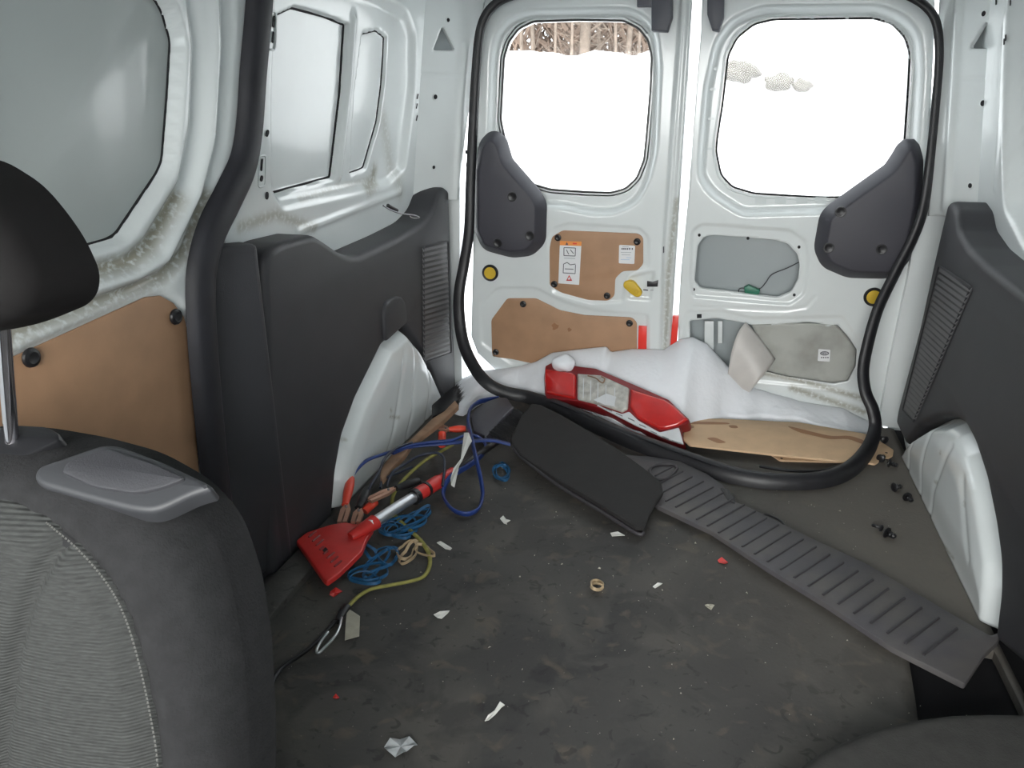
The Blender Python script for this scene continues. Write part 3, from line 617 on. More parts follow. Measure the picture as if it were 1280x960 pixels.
# film over the lower opening, torn loose at its left end
fm = relief('moisture_film', REAR, ccw(P([(940,406),(1010,404),(1046,407),(1059,421),(1070,437),(1069,458),(1059,476),(1042,479),(983,470),(948,461),(955,440)])), FILM, d2, step=.008, thick=.0005,
    hf=lambda P: -.004+.003*np.sin(P[:,0]*40+P[:,1]*18)*np.cos(P[:,1]*33), dirt=[])
lg = plate('emblem_sticker', REAR.up(.0), fillet(P([(1023,436),(1038,437),(1037,452),(1022,451)]), .003), .001, .0018, LBL, fm, b=.0002, seg=1)
def oval(cx, cy, a, b): return [(cx+a*math.cos(t*math.pi/10), cy+b*math.sin(t*math.pi/10)) for t in range(20)]
mark(REAR, oval(1030.6,441.5,5.6,2.6), INK, lg, .002); mark(REAR, oval(1030.6,441.5,4.4,1.7), LBL, lg, .0024); mark(REAR, oval(1030.6,441.5,3.9,1.3), INK, lg, .0028)
for x in (1028.4,1030,1031.4,1032.6): mark(REAR, [(x,441),(x+.8,440.8),(x+.7,442.3),(x,442.3)], LBL, lg, .0032)
for x in (1026,1028.6,1031.4,1034): mark(REAR, [(x,446),(x+1.6,446),(x+1.6,447.4),(x,447.4)], INK, lg, .002)
sh = [[(932,402),(946,417),(958,432),(969,448)],[(924,409),(938,424),(950,440),(960,456)],[(917,424),(930,440),(940,455),(947,468)],[(912,445),(920,462),(930,476),(938,482)],[(909,470),(915,484),(922,492),(930,492)]]
V = [REAR.w(*REAR.px(*q), .006+.03*math.sin(i*.9)*(.4+.3*j)+.012*i) for i, r in enumerate(sh) for j, q in enumerate(r)]
fs = obj('loose_film', V, [(i*4+j, i*4+j+1, i*4+j+5, i*4+j+4) for i in range(4) for j in range(3)], FILM2, fm)
md = fs.modifiers.new('s', 'SUBSURF'); md.boundary_smooth = 'PRESERVE_CORNERS'; md.levels = md.render_levels = 2; md = fs.modifiers.new('t', 'SOLIDIFY'); md.thickness = .0008
for i, r in enumerate([[(880,404),(892,404),(892,440),(880,438)],[(897,404),(903,404),(903,432),(897,432)]]):
    plate('inner_bracket', REAR, P(r), -.04, -.025, WHITE, d2, b=.003)

# ---- front of the van behind the camera: closed cab with windscreen and door windows
def cabside(name, pl, sgn):
    u = lambda y: y*sgn
    o_ = ccw([(u(.17),-.12),(u(-1.5),-.12),(u(-1.5),.75),(u(-.75),1.42),(u(.17),1.42)]); h_ = ccw(fillet([(u(.02),.66),(u(-1.15),.62),(u(-.62),1.18),(u(.02),1.22)], .05))
    o = plate(name, pl, o_, -.04, 0, WHITE2, b=.002, holes=[h_]); o['kind'] = 'structure'; plate('door_glass', pl, offset(h_, -.005), -.03, -.026, GLASS, o, b=.0004, seg=1); return o
cabside('wall_front_left', PL((-.82,0,0), (0,1,0), (0,0,1)), 1)
cabside('wall_front_right', PL((.82,0,0), (0,-1,0), (0,0,1)), -1)
wf = obj('wall_front', *bxv(FL, -.84, .84, -1.6, -1.5, -.12, .70), DARKTRIM, smooth=False); wf['kind'] = 'structure'
cf = obj('ceiling_front', *bxv(FL, -.82, .82, -.70, .16, 1.35, 1.38), WHITE2, smooth=False); cf['kind'] = 'structure'
ws = obj('window_3', [(-.78,-1.5,.72),(.78,-1.5,.72),(.70,-.70,1.36),(-.70,-.70,1.36)], [(0,1,2,3)], GLASS); ws['kind'] = 'structure'
fc = obj('floor_front', *bxv(FL, -.84, .84, -1.6, -.1, -.12, -.1), MATM, smooth=False); fc['kind'] = 'structure'

# outer body skin that closes the cavities behind the inner panels
for sg, nm in ((-1, 'wall_outer_left'), (1, 'wall_outer_right')):
    V, Fs = merge([bxv(FL, min(sg*.955, sg*.935), max(sg*.955, sg*.935), .13, 2.66, -.14, 1.40), bxv(FL, min(sg*.955, sg*.76), max(sg*.955, sg*.76), 2.64, 2.66, -.14, 1.40), bxv(FL, min(sg*.955, sg*.74), max(sg*.955, sg*.74), .13, 2.66, 1.38, 1.40)])
    o = obj(nm, V, Fs, WHITE2, smooth=False); o['kind'] = 'structure'
# ---- trees behind the bank
def tree(x, y, h, r, lab, seed):
    R = random.Random(seed); t = empty('bare_tree', (x, y, -.6), lab, 'tree', 'bare trees behind the snow bank'); m = BARK
    lean = R.uniform(-.3, .3); pts = [(x+lean*k/5+R.uniform(-.05,.05), y, -.6+h*k/5) for k in range(6)]
    tube('trunk', pts, r, m, t, n=3, scale=lambda a: 1-.7*a)
    parts = []
    for k in range(36):
        z = R.uniform(.3, .95); b = Vector((x+lean*z, y, -.6+h*z)); a = R.uniform(0, 6.28); l = R.uniform(.5, 1.6)*(1.2-z)
        d = Vector((math.cos(a), math.sin(a)*.6, R.uniform(.1, .9)))*l; e = b+d; n_ = d.cross(Vector((0,0,1))).normalized()*r*.16; m2 = (b+e)/2+Vector((0,0,R.uniform(-.1,.15)))
        parts.append(([b-n_, b+n_, m2+n_*.7, m2-n_*.7, e], [(0,1,2,3),(3,2,4)])); w_ = Vector((0,0,.16*r)); parts.append(([b-w_, b+w_, m2+w_*.7, m2-w_*.7, e], [(0,1,2,3),(3,2,4)]))
        for j in range(3):
            s0 = m2.lerp(e, R.random()); e2 = s0+Vector((R.uniform(-.4,.4), R.uniform(-.3,.3), R.uniform(-.1,.4))); nn = Vector((.004,0,.006)); parts.append(([s0-nn, s0+nn, e2], [(0,1,2)]))
    V, Fs = merge(parts); o = obj('branches', V, Fs, m, t, smooth=False); o['kind'] = 'stuff'
px0 = [(655,16.5,.05),(672,18,.07),(690,17.4,.045),(712,16.8,.045),(736,17.5,.17),(752,18.4,.07),(768,16.6,.045),(786,18,.09),(800,17,.045)]
labs = ['thin forked bare tree at the left edge of the left rear window', 'slim bare tree second from the left above the snow', 'slender grey bare sapling left of the thick pale trunk, farther', 'slender bare sapling just left of the thick pale trunk', 'thickest pale bare trunk in the middle of the left rear window', 'bare tree close right of the thick pale trunk', 'thin bare sapling farther right of the thick pale trunk', 'dark bare tree near the right edge of the left rear window', 'thin bare sapling rightmost in the left rear window']
for i, (x, y, r) in enumerate(px0): tree(AY(x, 60, y).x, y, 6.5, r, labs[i], i+3)
R = random.Random(5); parts = []
for k in range(8500):
    x = R.uniform(-11, 2.5); y = R.uniform(18.6, 22); z = R.uniform(-.3, 6); a = R.uniform(-1.1, 1.1)+(1.57 if R.random() < .75 else 0); l = R.uniform(.4, 1.5); w_ = R.uniform(.02, .06)
    d = Vector((math.cos(a)*l, R.uniform(-.3,.3), math.sin(a)*l)); n_ = Vector((-math.sin(a), 0, math.cos(a)))*w_; p = Vector((x, y, z)); parts.append(([p-n_, p+n_, p+d], [(0,1,2)]))
V, Fs = merge(parts); tag(obj('thicket', V, Fs, TWIG, smooth=False), 'brown leafless thicket behind the snow bank', 'bushes', kind='stuff')
def lump(name, c, rx, ry, rz, m, seed, parent=None, amp=.25):
    R = random.Random(seed); bm = bmesh.new(); bmesh.ops.create_icosphere(bm, subdivisions=3, radius=1); ph = [R.uniform(0, 6) for _ in range(6)]
    for v in bm.verts:
        p = v.co; k = 1+amp*(math.sin(p.x*3+ph[0])*math.sin(p.y*3.4+ph[1])+.6*math.sin(p.z*5+ph[2]+p.x*4)+.35*math.sin(p.y*9+ph[3])*math.sin(p.x*8+ph[4]))
        v.co = Vector((p.x*rx, p.y*ry, p.z*rz))*k
    V = [v.co+Vector(c) for v in bm.verts]; Fs = [tuple(v.index for v in f.verts) for f in bm.faces]; bm.free(); return obj(name, V, Fs, m, parent, angle=180)
for q, r, lb_ in (((927,94),.16,'dirty snow lump high on the bank at the left side of the right rear window'), ((973,108),.12,'brownish snow lump in the middle of the row on the bank'), ((1003,112),.09,'small dirty snow lump at the right end of the row on the bank')):
    p = onbank(*q); p = p+(CAM-p).normalized()*.04+Vector((0,0,.02)); tag(lump('snow_lump', p, r*.6, r*.45, r*.36, ROCK, int(q[0])), lb_, 'snow lump', 'dirty lumps on the snow bank')

# ================================================================ THE SEAT
SP = PL((-.3,.50,.70), (1,0,0), (0,.16,1)); P = SP.up(-.12).poly
so = ccw(fillet(P([(-130,600),(-105,550),(0,533),(60,536),(130,548),(200,567),(262,602),(300,645),(324,715),(337,800),(342,900),(342,1330),(-130,1330)]), .02))
P = SP.up(-.01).poly
sn = ccw(fillet(P([(-100,650),(-70,626),(0,626),(58,650),(100,680),(140,722),(165,770),(182,830),(194,890),(203,960),(206,1300),(-100,1300)]), .01))
seat = empty('vehicle_seat', (-.45,.55,.0), 'grey fabric vehicle seat with dark bolster and head restraint on the left', 'seat')
def dome(Q, R=.075):
    d = np.minimum(-sdf(so, Q)[0], R); return -R+np.sqrt(np.maximum(R*R-(R-d)**2, 0))
relief('backrest', SP, so, FELT, seat, step=.007, thick=.05, hf=lambda Q: dome(Q)-.010*np.exp(-(sdf(sn, Q)[0]/.006)**2)-.012*sm(-sdf(sn, Q)[0]/.01), lines=[(P([(262,662),(282,655),(300,650)]), -.002, .003)])
relief('seat_insert', SP, ccw(offset(sn, .001)), FABRIC, seat, step=.006, thick=.012, hf=lambda Q: dome(Q)-.010+.013*sm(-sdf(sn, Q)[0]/.03)+.010*sm(-sdf(sn, Q)[0]/.10)-.011*np.exp(-(ldist(P([(88,660),(62,720),(42,800),(27,900),(18,1000),(12,1300)]), Q)/.007)**2))
path = crom([Vector(q) for q in P([(58,650),(100,680),(140,722),(165,770),(182,830),(194,890),(203,960),(205,1050)])], 12); parts = []; acc = 0; Q = np.array([tuple(p) for p in path]); hh = dome(Q)
for i in range(0, len(path)-1):
    a, b = path[i], path[i+1]; d = (b-a).normalized(); n_ = Vector((-d.y, d.x))*-.003
    c0 = a+n_; c1 = a.lerp(b, .62)+n_; w_ = Vector((-d.y, d.x))*.0009
    z = hh[i]-.004; parts.append(([SP.w(*(c0-w_), z), SP.w(*(c0+w_), z), SP.w(*(c1+w_), z), SP.w(*(c1-w_), z), SP.w(*((c0+c1)/2), z+.0018)], [(0,1,4),(1,2,4),(2,3,4),(3,0,4)]))
V, Fs = merge(parts); o = obj('stitching', V, Fs, mat('thread', (.13,.13,.12), .8), seat); o['kind'] = 'stuff'
BZ = PL(AY(150,596,.535), (1,0,-.10), (0,.80,.52)); P = BZ.poly
bz = plate('release_bezel', BZ, fillet(P([(40,596),(46,582),(128,554),(150,556),(205,577),(256,601),(264,607),(262,612),(240,618),(205,635),(188,640),(165,638),(100,621),(48,606)]), .008), -.022, 0, GREYP, seat, b=.006, seg=3); bz['label'] = 'grey plastic surround of the seat release'
bz.data.materials[0] = mat('bezel_plastic', (.036,.037,.041), .5)
plate('release_handle', BZ, fillet(P([(78,592),(86,579),(136,562),(190,580),(236,600),(205,612),(172,619),(120,611)]), .008), .0, .004, DARKTRIM, bz, b=.003, seg=2)
tube('headrest_post', [AY(1,350,.56), AY(4,413,.56), AY(9,480,.56), AY(15,552,.56)], .0068, CHROME, seat, n=4, k=14)
gd = plate('post_guide', PL(AY(20,556,.555), (1,0,-.05), (0,.9,.45)), fillet(PL(AY(20,556,.555), (1,0,-.05), (0,.9,.45)).poly([(-60,552),(-40,540),(20,530),(58,532),(74,541),(74,549),(20,575),(-60,580)]), .006), -.03, 0, BLACK, seat, b=.004)
HR = PL((-.3,.50,.86), (1,0,0), (0,.12,1))
plate('headrest', HR, fillet(HR.up(-.045).poly([(-150,260),(-120,200),(-60,190),(0,228),(30,262),(58,302),(77,345),(75,372),(62,388),(0,414),(-70,426),(-125,415),(-150,380)]), .03, 6), -.09, 0, mat('headrest_vinyl', (.014,.013,.013), .85, spec=.15, var=.15), seat, b=.028, seg=6, angle=80)
cu = relief('seat_cushion', PL((-.45,.28,.30), (1,0,0), (0,1,.05)), fillet([(-.24,-.26),(.24,-.26),(.24,.22),(-.24,.22)], .05), FABRIC, seat, step=.02, thick=.14, hf=lambda Q: -.03+.03*sm((.24-abs(Q[:,0]))/.08))

# folded seat back, lower right corner
FB = flz(.075); fo = FB.poly([(940,1010),(985,960),(1030,927),(1085,905),(1140,891),(1200,884),(1290,884),(1420,900),(1420,1120),(940,1120)])
plate('folded_seat_back', FB, fillet(fo, .03), -.075, 0, FELT2, b=.028, seg=5)
tag(bpy.data.objects['folded_seat_back'], 'dark grey felt-covered folded seat back at the lower right corner', 'seat')

# ================================================================ THINGS ON THE FLOOR
def c2(x, y, z=.02): return G(340+.25*x, 460+.25*y, z)
def c3(x, y, z=.01): return G(340+.25*x, 600+.25*y, z)
# loose door weatherstrip
ws_ = [AY(700,-14,2.56),AY(650,-8,2.56),(AY(618,6,2.56)),AY(601,35,2.56),AY(595,90,2.56),AY(591,160,2.56),AY(588,230,2.56),AY(586,290,2.55),AY(580,330,2.54),AY(574,365,2.52),AY(574,395,2.51),AY(579,428,2.48),AY(591,456,2.44),AY(608,478,2.40),G(630,490,.06),G(662,497,.045),G(700,511,.04),G(740,530,.035),G(790,552,.03),G(850,573,.022),G(900,590,.02),G(950,600,.02),G(1000,602,.02),G(1040,597,.02),G(1068,583,.02),G(1087,560,.035),AY(1095,535,2.36),AY(1092,512,2.38),AY(1083,490,2.40),AY(1080,462,2.43),AY(1087,425,2.46),AY(1099,385,2.49),AY(1119,343,2.52),AY(1142,298,2.54),AY(1155,260,2.55),AY(1164,200,2.56),AY(1171,130,2.56),AY(1175,70,2.56),AY(1171,28,2.56),AY(1156,6,2.56),AY(1130,-9,2.56)]
prof = [(-.020,-.007),(-.020,.003),(-.012,.010),(-.002,.012),(.005,.010),(.009,-.001),(.013,.011),(.019,.012),(.020,.006),(.017,-.004),(.008,-.010),(-.008,-.011)]
wsr = empty('door_weatherstrip', G(900,595,0), 'long black rubber door weatherstrip hanging off the rear doorway and looping across the floor', 'weatherstrip')
sweep('rubber_strip', ws_, prof, RUBBER, wsr, n=7, scale=lambda t: .62+.55*max(0, math.sin(math.pi*t))**1.5, up=(0,1,0))
tube('torn_lip', [G(950,583,.012),G(975,587,.02),G(1000,589,.02),G(1030,588,.018),G(1050,582,.03)], .0045, RUBBER, wsr, n=5)
sweep('inner_lip', [G(690,500,.06),G(730,516,.055),(G(780,538,.05)),G(840,560,.045),G(890,578,.04),G(930,590,.03)], ell(.013,.006,8), RUBBER, wsr, n=6)

# snow
def snowpile():
    top = [(568,490),(575,474),(600,463),(625,461),(650,458),(670,452),(690,441),(720,437),(758,433),(764,440),(790,436),(830,437),(850,424),(866,421),(884,430),(900,447),(915,463),(928,478),(945,486),(965,492),(985,497),(1000,502),(1030,507),(1060,511),(1090,520)]
    fr = [(566,516),(580,520),(600,506),(640,498),(690,508),(740,526),(800,546),(850,548),(900,533),(960,532),(1000,536),(1030,546),(1060,551),(1090,545)]
    T = sorted((AY(*q, 2.585).x, max(.012, AY(*q, 2.585).z)) for q in top); Fr = sorted((G(*q).x, min(2.54, G(*q).y)) for q in fr)
    nx, ny = 220, 46; V = []; x0, x1 = T[0][0], T[-1][0]
    for i in range(nx):
        x = x0+(x1-x0)*i/(nx-1); H = float(np.interp(x, [t[0] for t in T], [t[1] for t in T])); yf = float(np.interp(x, [t[0] for t in Fr], [t[1] for t in Fr]))
        H = H*min(1, .25+(x1-x)/.10*.8, .25+(x-x0)/.05)
        for j in range(ny):
            v = j/(ny-1); y = yf+(2.585-yf)*v+.008*math.sin(x*60)*(1-v); e = min(1, v/.10); e = math.sqrt(max(0, 1-(1-e)**2))
            z = .035*e*min(1, H/.05)+(H-.035*min(1, H/.05))*(v*v*(3-2*v))**.85+(.006*nz(x*4,y*5,1.4,2)+.0012*nz(x*9,y*9,5,3))*min(1, v*3)*(1-v)*2
            V.append((x, y, max(z, -.002)))
    Fs = [(i*ny+j, (i+1)*ny+j, (i+1)*ny+j+1, i*ny+j+1) for i in range(nx-1) for j in range(ny-1)]
    n = len(V); V += [(V[i*ny+ny-1][0], 2.585, -.01) for i in range(nx)]
    Fs += [(i*ny+ny-1, (i+1)*ny+ny-1, n+i+1, n+i) for i in range(nx-1)]
    return obj('snow_drift', V, Fs, SNOW, angle=180)
tag(snowpile(), 'white snow drifted inside against the bottom of the rear doors', 'snow', kind='stuff')

# tail light unit leaning on the snow
A, B = G(684,500,.055), G(853,558,.02); U_ = (B-A).normalized(); bk_ = Vector((-U_.y, U_.x, 0)).normalized(); TLp = PL(A, U_, bk_*.75+Vector((0,0,.66))); P = TLp.poly
tl = empty('tail_light', ((A+B)/2)[:2]+(0,) if False else Vector(((A.x+B.x)/2, (A.y+B.y)/2, .01)), 'long red and clear vehicle tail light lying in front of the snow', 'tail light')
plate('housing', TLp, fillet(P([(682,458),(692,453),(728,459),(745,461),(795,482),(836,500),(862,525),(860,530),(850,533),(856,557),(835,551),(790,531),(755,513),(720,502),(684,499),(681,492),(680,472)]), .004), -.045, .004, DRED, tl, b=.004)
TLu = TLp.up(.004); P = TLu.poly
for pts, m_, nm, lb_ in (([(682,462),(716,467),(720,470),(719,499),(683,492),(681,474)], LENS, 'red_lens', 'short red lens at the far end'),
    ([(722,468),(752,470),(787,486),(785,512),(778,516),(755,508),(722,500)], CLEAR, 'clear_lens', 'dirty clear lens between the two red ones'),
    ([(789,487),(832,501),(845,510),(860,525),(847,533),(832,537),(824,537),(796,522),(788,510)], LENS, 'red_lens', 'longer red lens at the near end'),
    ([(746,507),(778,518),(787,515),(798,526),(825,541),(849,535),(855,556),(835,550),(792,531),(757,513)], LENSG, 'white_strip', 'white edge strip with slots')):
    o = plate(nm, TLu, fillet(P(pts), .005), -.004, .010 if m_ is not LENSG else .005, m_, tl, b=.008 if m_ is not LENSG else .003, seg=3); o['label'] = lb_
TL2 = TLu.up(.005)
for x, y in ((757,510),(770,516),(785,522),(799,530),(813,538),(828,545),(840,550)): plate('slot_mark', TL2, TL2.poly([(x,y),(x+8,y+3.4),(x+8.5,y+5),(x+7.6,y+4.6),(x,y+1.2)]), 0, .001, STEEL, tl, b=.0002, seg=1)
TL3 = TLu.up(.010)
for x in (729,738,747,757,768): plate('lens_rib', TL3, TL3.poly([(x,473+(x-729)*.3),(x+1,473+(x-729)*.3),(x+.5,498+(x-729)*.28),(x-.5,498+(x-729)*.28)]), -.001, .0012, LENSG, tl, b=.0004, seg=1)
tube('socket_clip', [TL3.w(*TL3.px(*q), .002) for q in ((735,470),(745,473),(753,479),(756,474),(752,471))], .002, WOOD, tl)
plate('clear_facet', TL3, TL3.poly([(742,500),(758,492),(770,496),(768,508),(756,506)]), -.001, .0008, LENSG, tl, b=.0003)
tag(lump('snow_clump', TLp.w(*TLp.px(706,457), .012), .042, .032, .030, SNOW, 4, amp=.10), 'clump of snow sitting on the far end of the tail light', 'snow', kind='stuff')

# hardboard off-cuts
b2_ = plate('hardboard_sheet', FL, fillet([tuple(G(*q,.004)[:2]) for q in ((955,562),(960,566),(975,576),(1055,578),(1085,579),(1093,581),(1098,578),(1101,571),(1110,573),(1116,570),(1117,563),(1100,552),(1080,540),(980,535))], .008), .001, .006, PLYW, b=.001)
tag(b2_, 'lower plywood sheet with a hooked right end beneath the larger board', 'board', 'loose plywood boards by the snow')
for q in ((977,573),(1108,566)): plate('screw_hole', FL, [(G(*q,.006).x+a, G(*q,.006).y+b) for a, b in ell(.004,.004,10)], .006, .0066, DARK, b2_, b=.0001, seg=1)
PWp = PL(G(960,560,.030), (1,-.0,0), (0,1,.04)); P = PWp.poly
b1_ = plate('hardboard_sheet', PWp, fillet(P([(856,524),(900,523),(1000,528),(1082,542),(1081,556),(1075,566),(1060,577),(960,567),(862,556),(854,548)]), .008), -.006, 0, PLYW, b=.001)
tag(b1_, 'larger pale plywood board with brown wet stains next to the tail light', 'board', 'loose plywood boards by the snow')
for pts in ([(884,548),(893,547),(901,550),(907,553),(898,554),(890,551)], [(911,532),(920,532),(922,535),(914,535)], [(859,532),(866,532),(867,535),(860,535)], [(860,527),(905,528),(908,530.5),(861,530)], [(985,533),(1000,536),(1020,541),(1040,545),(1062,545),(1080,551),(1078,555),(1060,549),(1038,549),(1018,545),(998,540)]):
    plate('wet_stain', PWp, [tuple(q) for q in crom([Vector(q) for q in P(pts)], 4, True)], .0002, .0005, PLYEDGE, b1_, b=.0001, seg=1)

# ribbed step plate
SC = flz(.024); P = SC.poly
sc = empty('ribbed_step_plate', G(1010,720,0), 'long dark grey plastic step plate with raised ribs lying across the floor', 'step plate')
plate('plate_body', SC, fillet(P([(772,568),(812,570),(850,576),(884,592),(904,606),(908,613),(912,624),(935,633),(1012,671),(1085,705),(1200,773),(1238,794),(1254,788),(1247,802),(1232,816),(1206,855),(1115,809),(1035,756),(960,710),(890,664),(822,632),(800,610)]), .006), -.012, 0, PLATE, sc, b=.003)
S0, S1, E0, E1 = (Vector(SC.px(*q)) for q in ((832,627),(1154,819),(879,602),(1196,786)))
for k in range(-3, 20):
    t = k/19; a = S0.lerp(S1, t); b = E0.lerp(E1, t)
    if k < 0: b = a.lerp(b, .95)
    d = (b-a).normalized(); n_ = Vector((-d.y, d.x))*.0028
    V = [SC.w(*q, h) for h in (-.001, .0035) for q in (a-n_*(1 if h < 0 else .5), b-n_*(1 if h < 0 else .5), b+n_*(1 if h < 0 else .5), a+n_*(1 if h < 0 else .5))]
    obj('rib', V, [(4,5,6,7),(0,1,5,4),(1,2,6,5),(2,3,7,6),(3,0,4,7)], PLATERIB, sc, smooth=False)
tube('lifting_ring', [G(x,y,.028) for x, y in ((812,588),(818,582),(830,580),(842,581),(846,586),(840,593),(830,599),(818,598))], .0045, PLATERIB, sc, closed=True)
plate('edge_notch', SC, fillet(P([(900,610),(910,612),(919,622),(919,630),(910,626)]), .004), -.02, .002, BLACK, sc, b=.002)
tube('side_loop', [G(x,y,.012) for x, y in ((948,648),(955,643),(966,646),(978,653),(985,666))], .0028, BLACK, sc)
# flap
FP = PL(G(735,585,.055), (1,0,-.02), (0,1,.10)); P = FP.poly
fpo = fillet(P([(664,502),(676,504),(700,517),(760,557),(805,588),(826,604),(829,616),(818,632),(805,661),(795,661),(700,603),(650,566),(641,554),(638,546),(652,517)]), .004)
fp = relief('rubber_flap', FP, ccw(fpo), FLAP, step=.006, thick=.010, hf=lambda Q: .008*np.sin(Q[:,0]*9+1), loc=G(735,585,.02))
tag(fp, 'black rubber mudflap lying across the end of the ribbed plate', 'rubber flap')
tube('folded_lip', [FP.w(*FP.px(*q), -.014) for q in ((641,552),(652,566),(700,602),(750,632),(795,660),(805,660))], .0055, PLATERIB, fp)

# ---- snow brush with scraper
sb = empty('snow_scraper', G(500,640,0), 'red ice scraper with silver telescopic handle and black brush head', 'ice scraper')
BL = PL(G(415,690,.035), (1,0,0), (0,1,-.02)); P = BL.poly
plate('scraper_blade', BL, fillet(P([(370,675),(383,665),(414,655),(432,652),(448,655),(462,650),(467,660),(459,672),(453,688),(438,703),(423,717),(409,727),(404,723),(388,700)]), .006), -.012, 0, REDP, sb, b=.004, seg=3)
T0, T1 = Vector((386,672)), Vector((418,709))
for k in range(8):
    q = T0.lerp(T1, k/7); a = BL.px(q.x, q.y); b = BL.px(q.x+9, q.y-7.5)
    if k in (3,4): b = BL.px(q.x+5, q.y-4)
    d = (Vector(b)-Vector(a)).normalized(); n_ = Vector((-d.y, d.x))*.0022; a, b = Vector(a), Vector(b)
    plate('blade_tooth', BL, [a-n_, b-n_, b+n_, a+n_], 0, .0035, DRED, sb, b=.001, seg=1)  # darker red paints in the shadows of the teeth
plate('blade_window', BL, P([(403,688),(407,684),(410,687),(406,691)]), 0, .0006, DARK, sb, b=.0001, seg=1)
hz = .045
sweep('blade_neck', [G(438,671,.036), G(450,664,.04), G(469,652,hz)], ell(.021,.017,14), REDP, sb, scale=lambda t: .6+.45*t)
tube('silver_tube', [G(462,657,hz), G(492,637,hz), G(524,617,hz)], .0145, ALU, sb, k=16)
for a, b, r, m_, nm in (((520,619),(532,612),.019,REDP,'red_grip'),((534,611),(548,602),.019,REDP,'red_grip'),((548,601),(566,590),.014,REDP,'red_grip'),((517,622),(521,619.5),.021,BLACK,'grip_ring'),((531.5,612.5),(534,611),.021,BLACK,'grip_ring'),((564,591),(622,552),.010,BLACK,'black_shaft')):
    tube(nm, [G(*a,hz), G((a[0]+b[0])/2,(a[1]+b[1])/2,hz), G(*b,hz)], r, m_, sb, k=14)
HB = PL(G(615,522,.07), (1,0,0), (0,1,.12))
hb = plate('brush_head', HB, fillet(HB.poly([(588,521),(593,512),(607,502),(624,496),(634,497),(641,508),(608,546),(592,538)]), .008), -.022, 0, COVER, sb, b=.004)
tube('head_edge', [HB.w(*HB.px(*q), -.004) for q in ((641,508),(628,521),(609,540),(607,547))], .004, GREYP, sb)
def bristles(name, starts, d, n, l, m, parent, spread=.3, r=.0012):
    R = random.Random(n); parts = []
    for k in range(n):
        t = R.random(); a = Vector(starts[0]).lerp(Vector(starts[1]), t)+Vector((R.uniform(-.006,.006), R.uniform(-.006,.006), R.uniform(-.004,.004)))
        e = a+(Vector(d).normalized()+Vector((R.uniform(-1,1), R.uniform(-1,1), R.uniform(-1,1)))*spread).normalized()*l*R.uniform(.7,1.1)
        n1 = Vector((r,0,0)); n2 = Vector((0,r,r)); parts.append(([a-n1, a+n1, a+n2, e], [(0,1,3),(1,2,3),(2,0,3)]))
    V, Fs = merge(parts); o = obj(name, V, Fs, m, parent, smooth=False); o['kind'] = 'stuff'; return o
bristles('bristles', (G(612,542,.06), G(645,512,.06)), (G(650,545,.03)-G(625,527,.06)), 260, .07, BLACK, sb, .22)
# second brush with a wooden handle
wb = empty('wooden_brush', G(525,560,0), 'wooden-handled black brush leaning by the white wheel arch', 'brush')
WP = PL(G(520,560,.075), (1,0,0), (0,1,.10)); c2p = lambda L: [(340+.25*x, 460+.25*y) for x, y in L]
plate('wooden_handle', WP, fillet(WP.poly(c2p([(915,160),(934,185),(862,255),(800,303),(740,348),(700,378),(664,432),(620,474),(552,560),(540,545),(545,500),(600,430),(640,402),(700,348),(800,252),(860,215)])), .004), -.016, 0, WOOD, wb, b=.003)
WB = PL(G(557,500,.10), (1,0,0), (0,1,.2))
plate('brush_block', WB, fillet(WB.poly(c2p([(798,185),(868,122),(915,86),(936,100),(930,160),(862,212),(800,245)])), .004), -.03, 0, BLACK, wb, b=.003)
bristles('bristles', (WB.w(*WB.px(566,483), -.01), WB.w(*WB.px(572,500), -.01)), (.7,.5,.9), 130, .035, BLACK, wb, .35)

# ---- jumper cables
jc = empty('jumper_cables', G(520,600,0), 'blue and black jumper cables with red and black copper clamps in a tangle', 'jumper cables')
twin = [(.0092*math.cos(a)*(1+.0)+(.0026 if math.cos(a) > 0 else -.0026)*0, .0048*math.sin(a)*(1-.35*math.exp(-(math.cos(a)/.25)**2))) for a in [2*math.pi*k/16 for k in range(16)]]
blu = [(398,552,.05),(418,512,.07),(475,462,.08),(560,430,.08),(640,405,.08),(700,385,.08),(800,370,.08),(900,360,.08),(970,335,.08),(1030,345,.07),(1068,385,.05),(1045,440,.04),(980,490,.05),(905,535,.05),(868,580,.04),(858,640,.02),(900,705,.014),(970,730,.012),(1030,705,.012),(1052,640,.02),(1045,560,.05),(1020,450,.085),(998,350,.09),(980,265,.09),(992,205,.08),(1040,168,.07),(1130,152,.06)]
sweep('blue_cable', [c2(*q) for q in blu], twin, BLUE, jc, n=6)
sweep('blue_cable', [c2(*q) for q in ((600,425,.074),(700,392,.074),(860,378,.075),(1000,366,.074),(1100,362,.07),(1190,382,.055))], twin, BLUE, jc, n=6)
tube('dark_cable', [c2(*q) for q in ((478,620,.06),(495,585,.07),(535,520,.08),(565,450,.09),(625,400,.09),(700,372,.085))], .0036, BCABLE, jc)
tube('dark_cable', [c2(*q) for q in ((575,590,.04),(600,525,.07),(660,482,.07),(740,437,.075),(815,424,.08),(856,446,.08),(863,500,.07),(852,590,.05))], .0040, BCABLE, jc)
tube('dark_cable', [c2(*q) for q in ((540,600,.04),(560,555,.05),(640,520,.05),(700,495,.05))], .0036, BCABLE, jc)
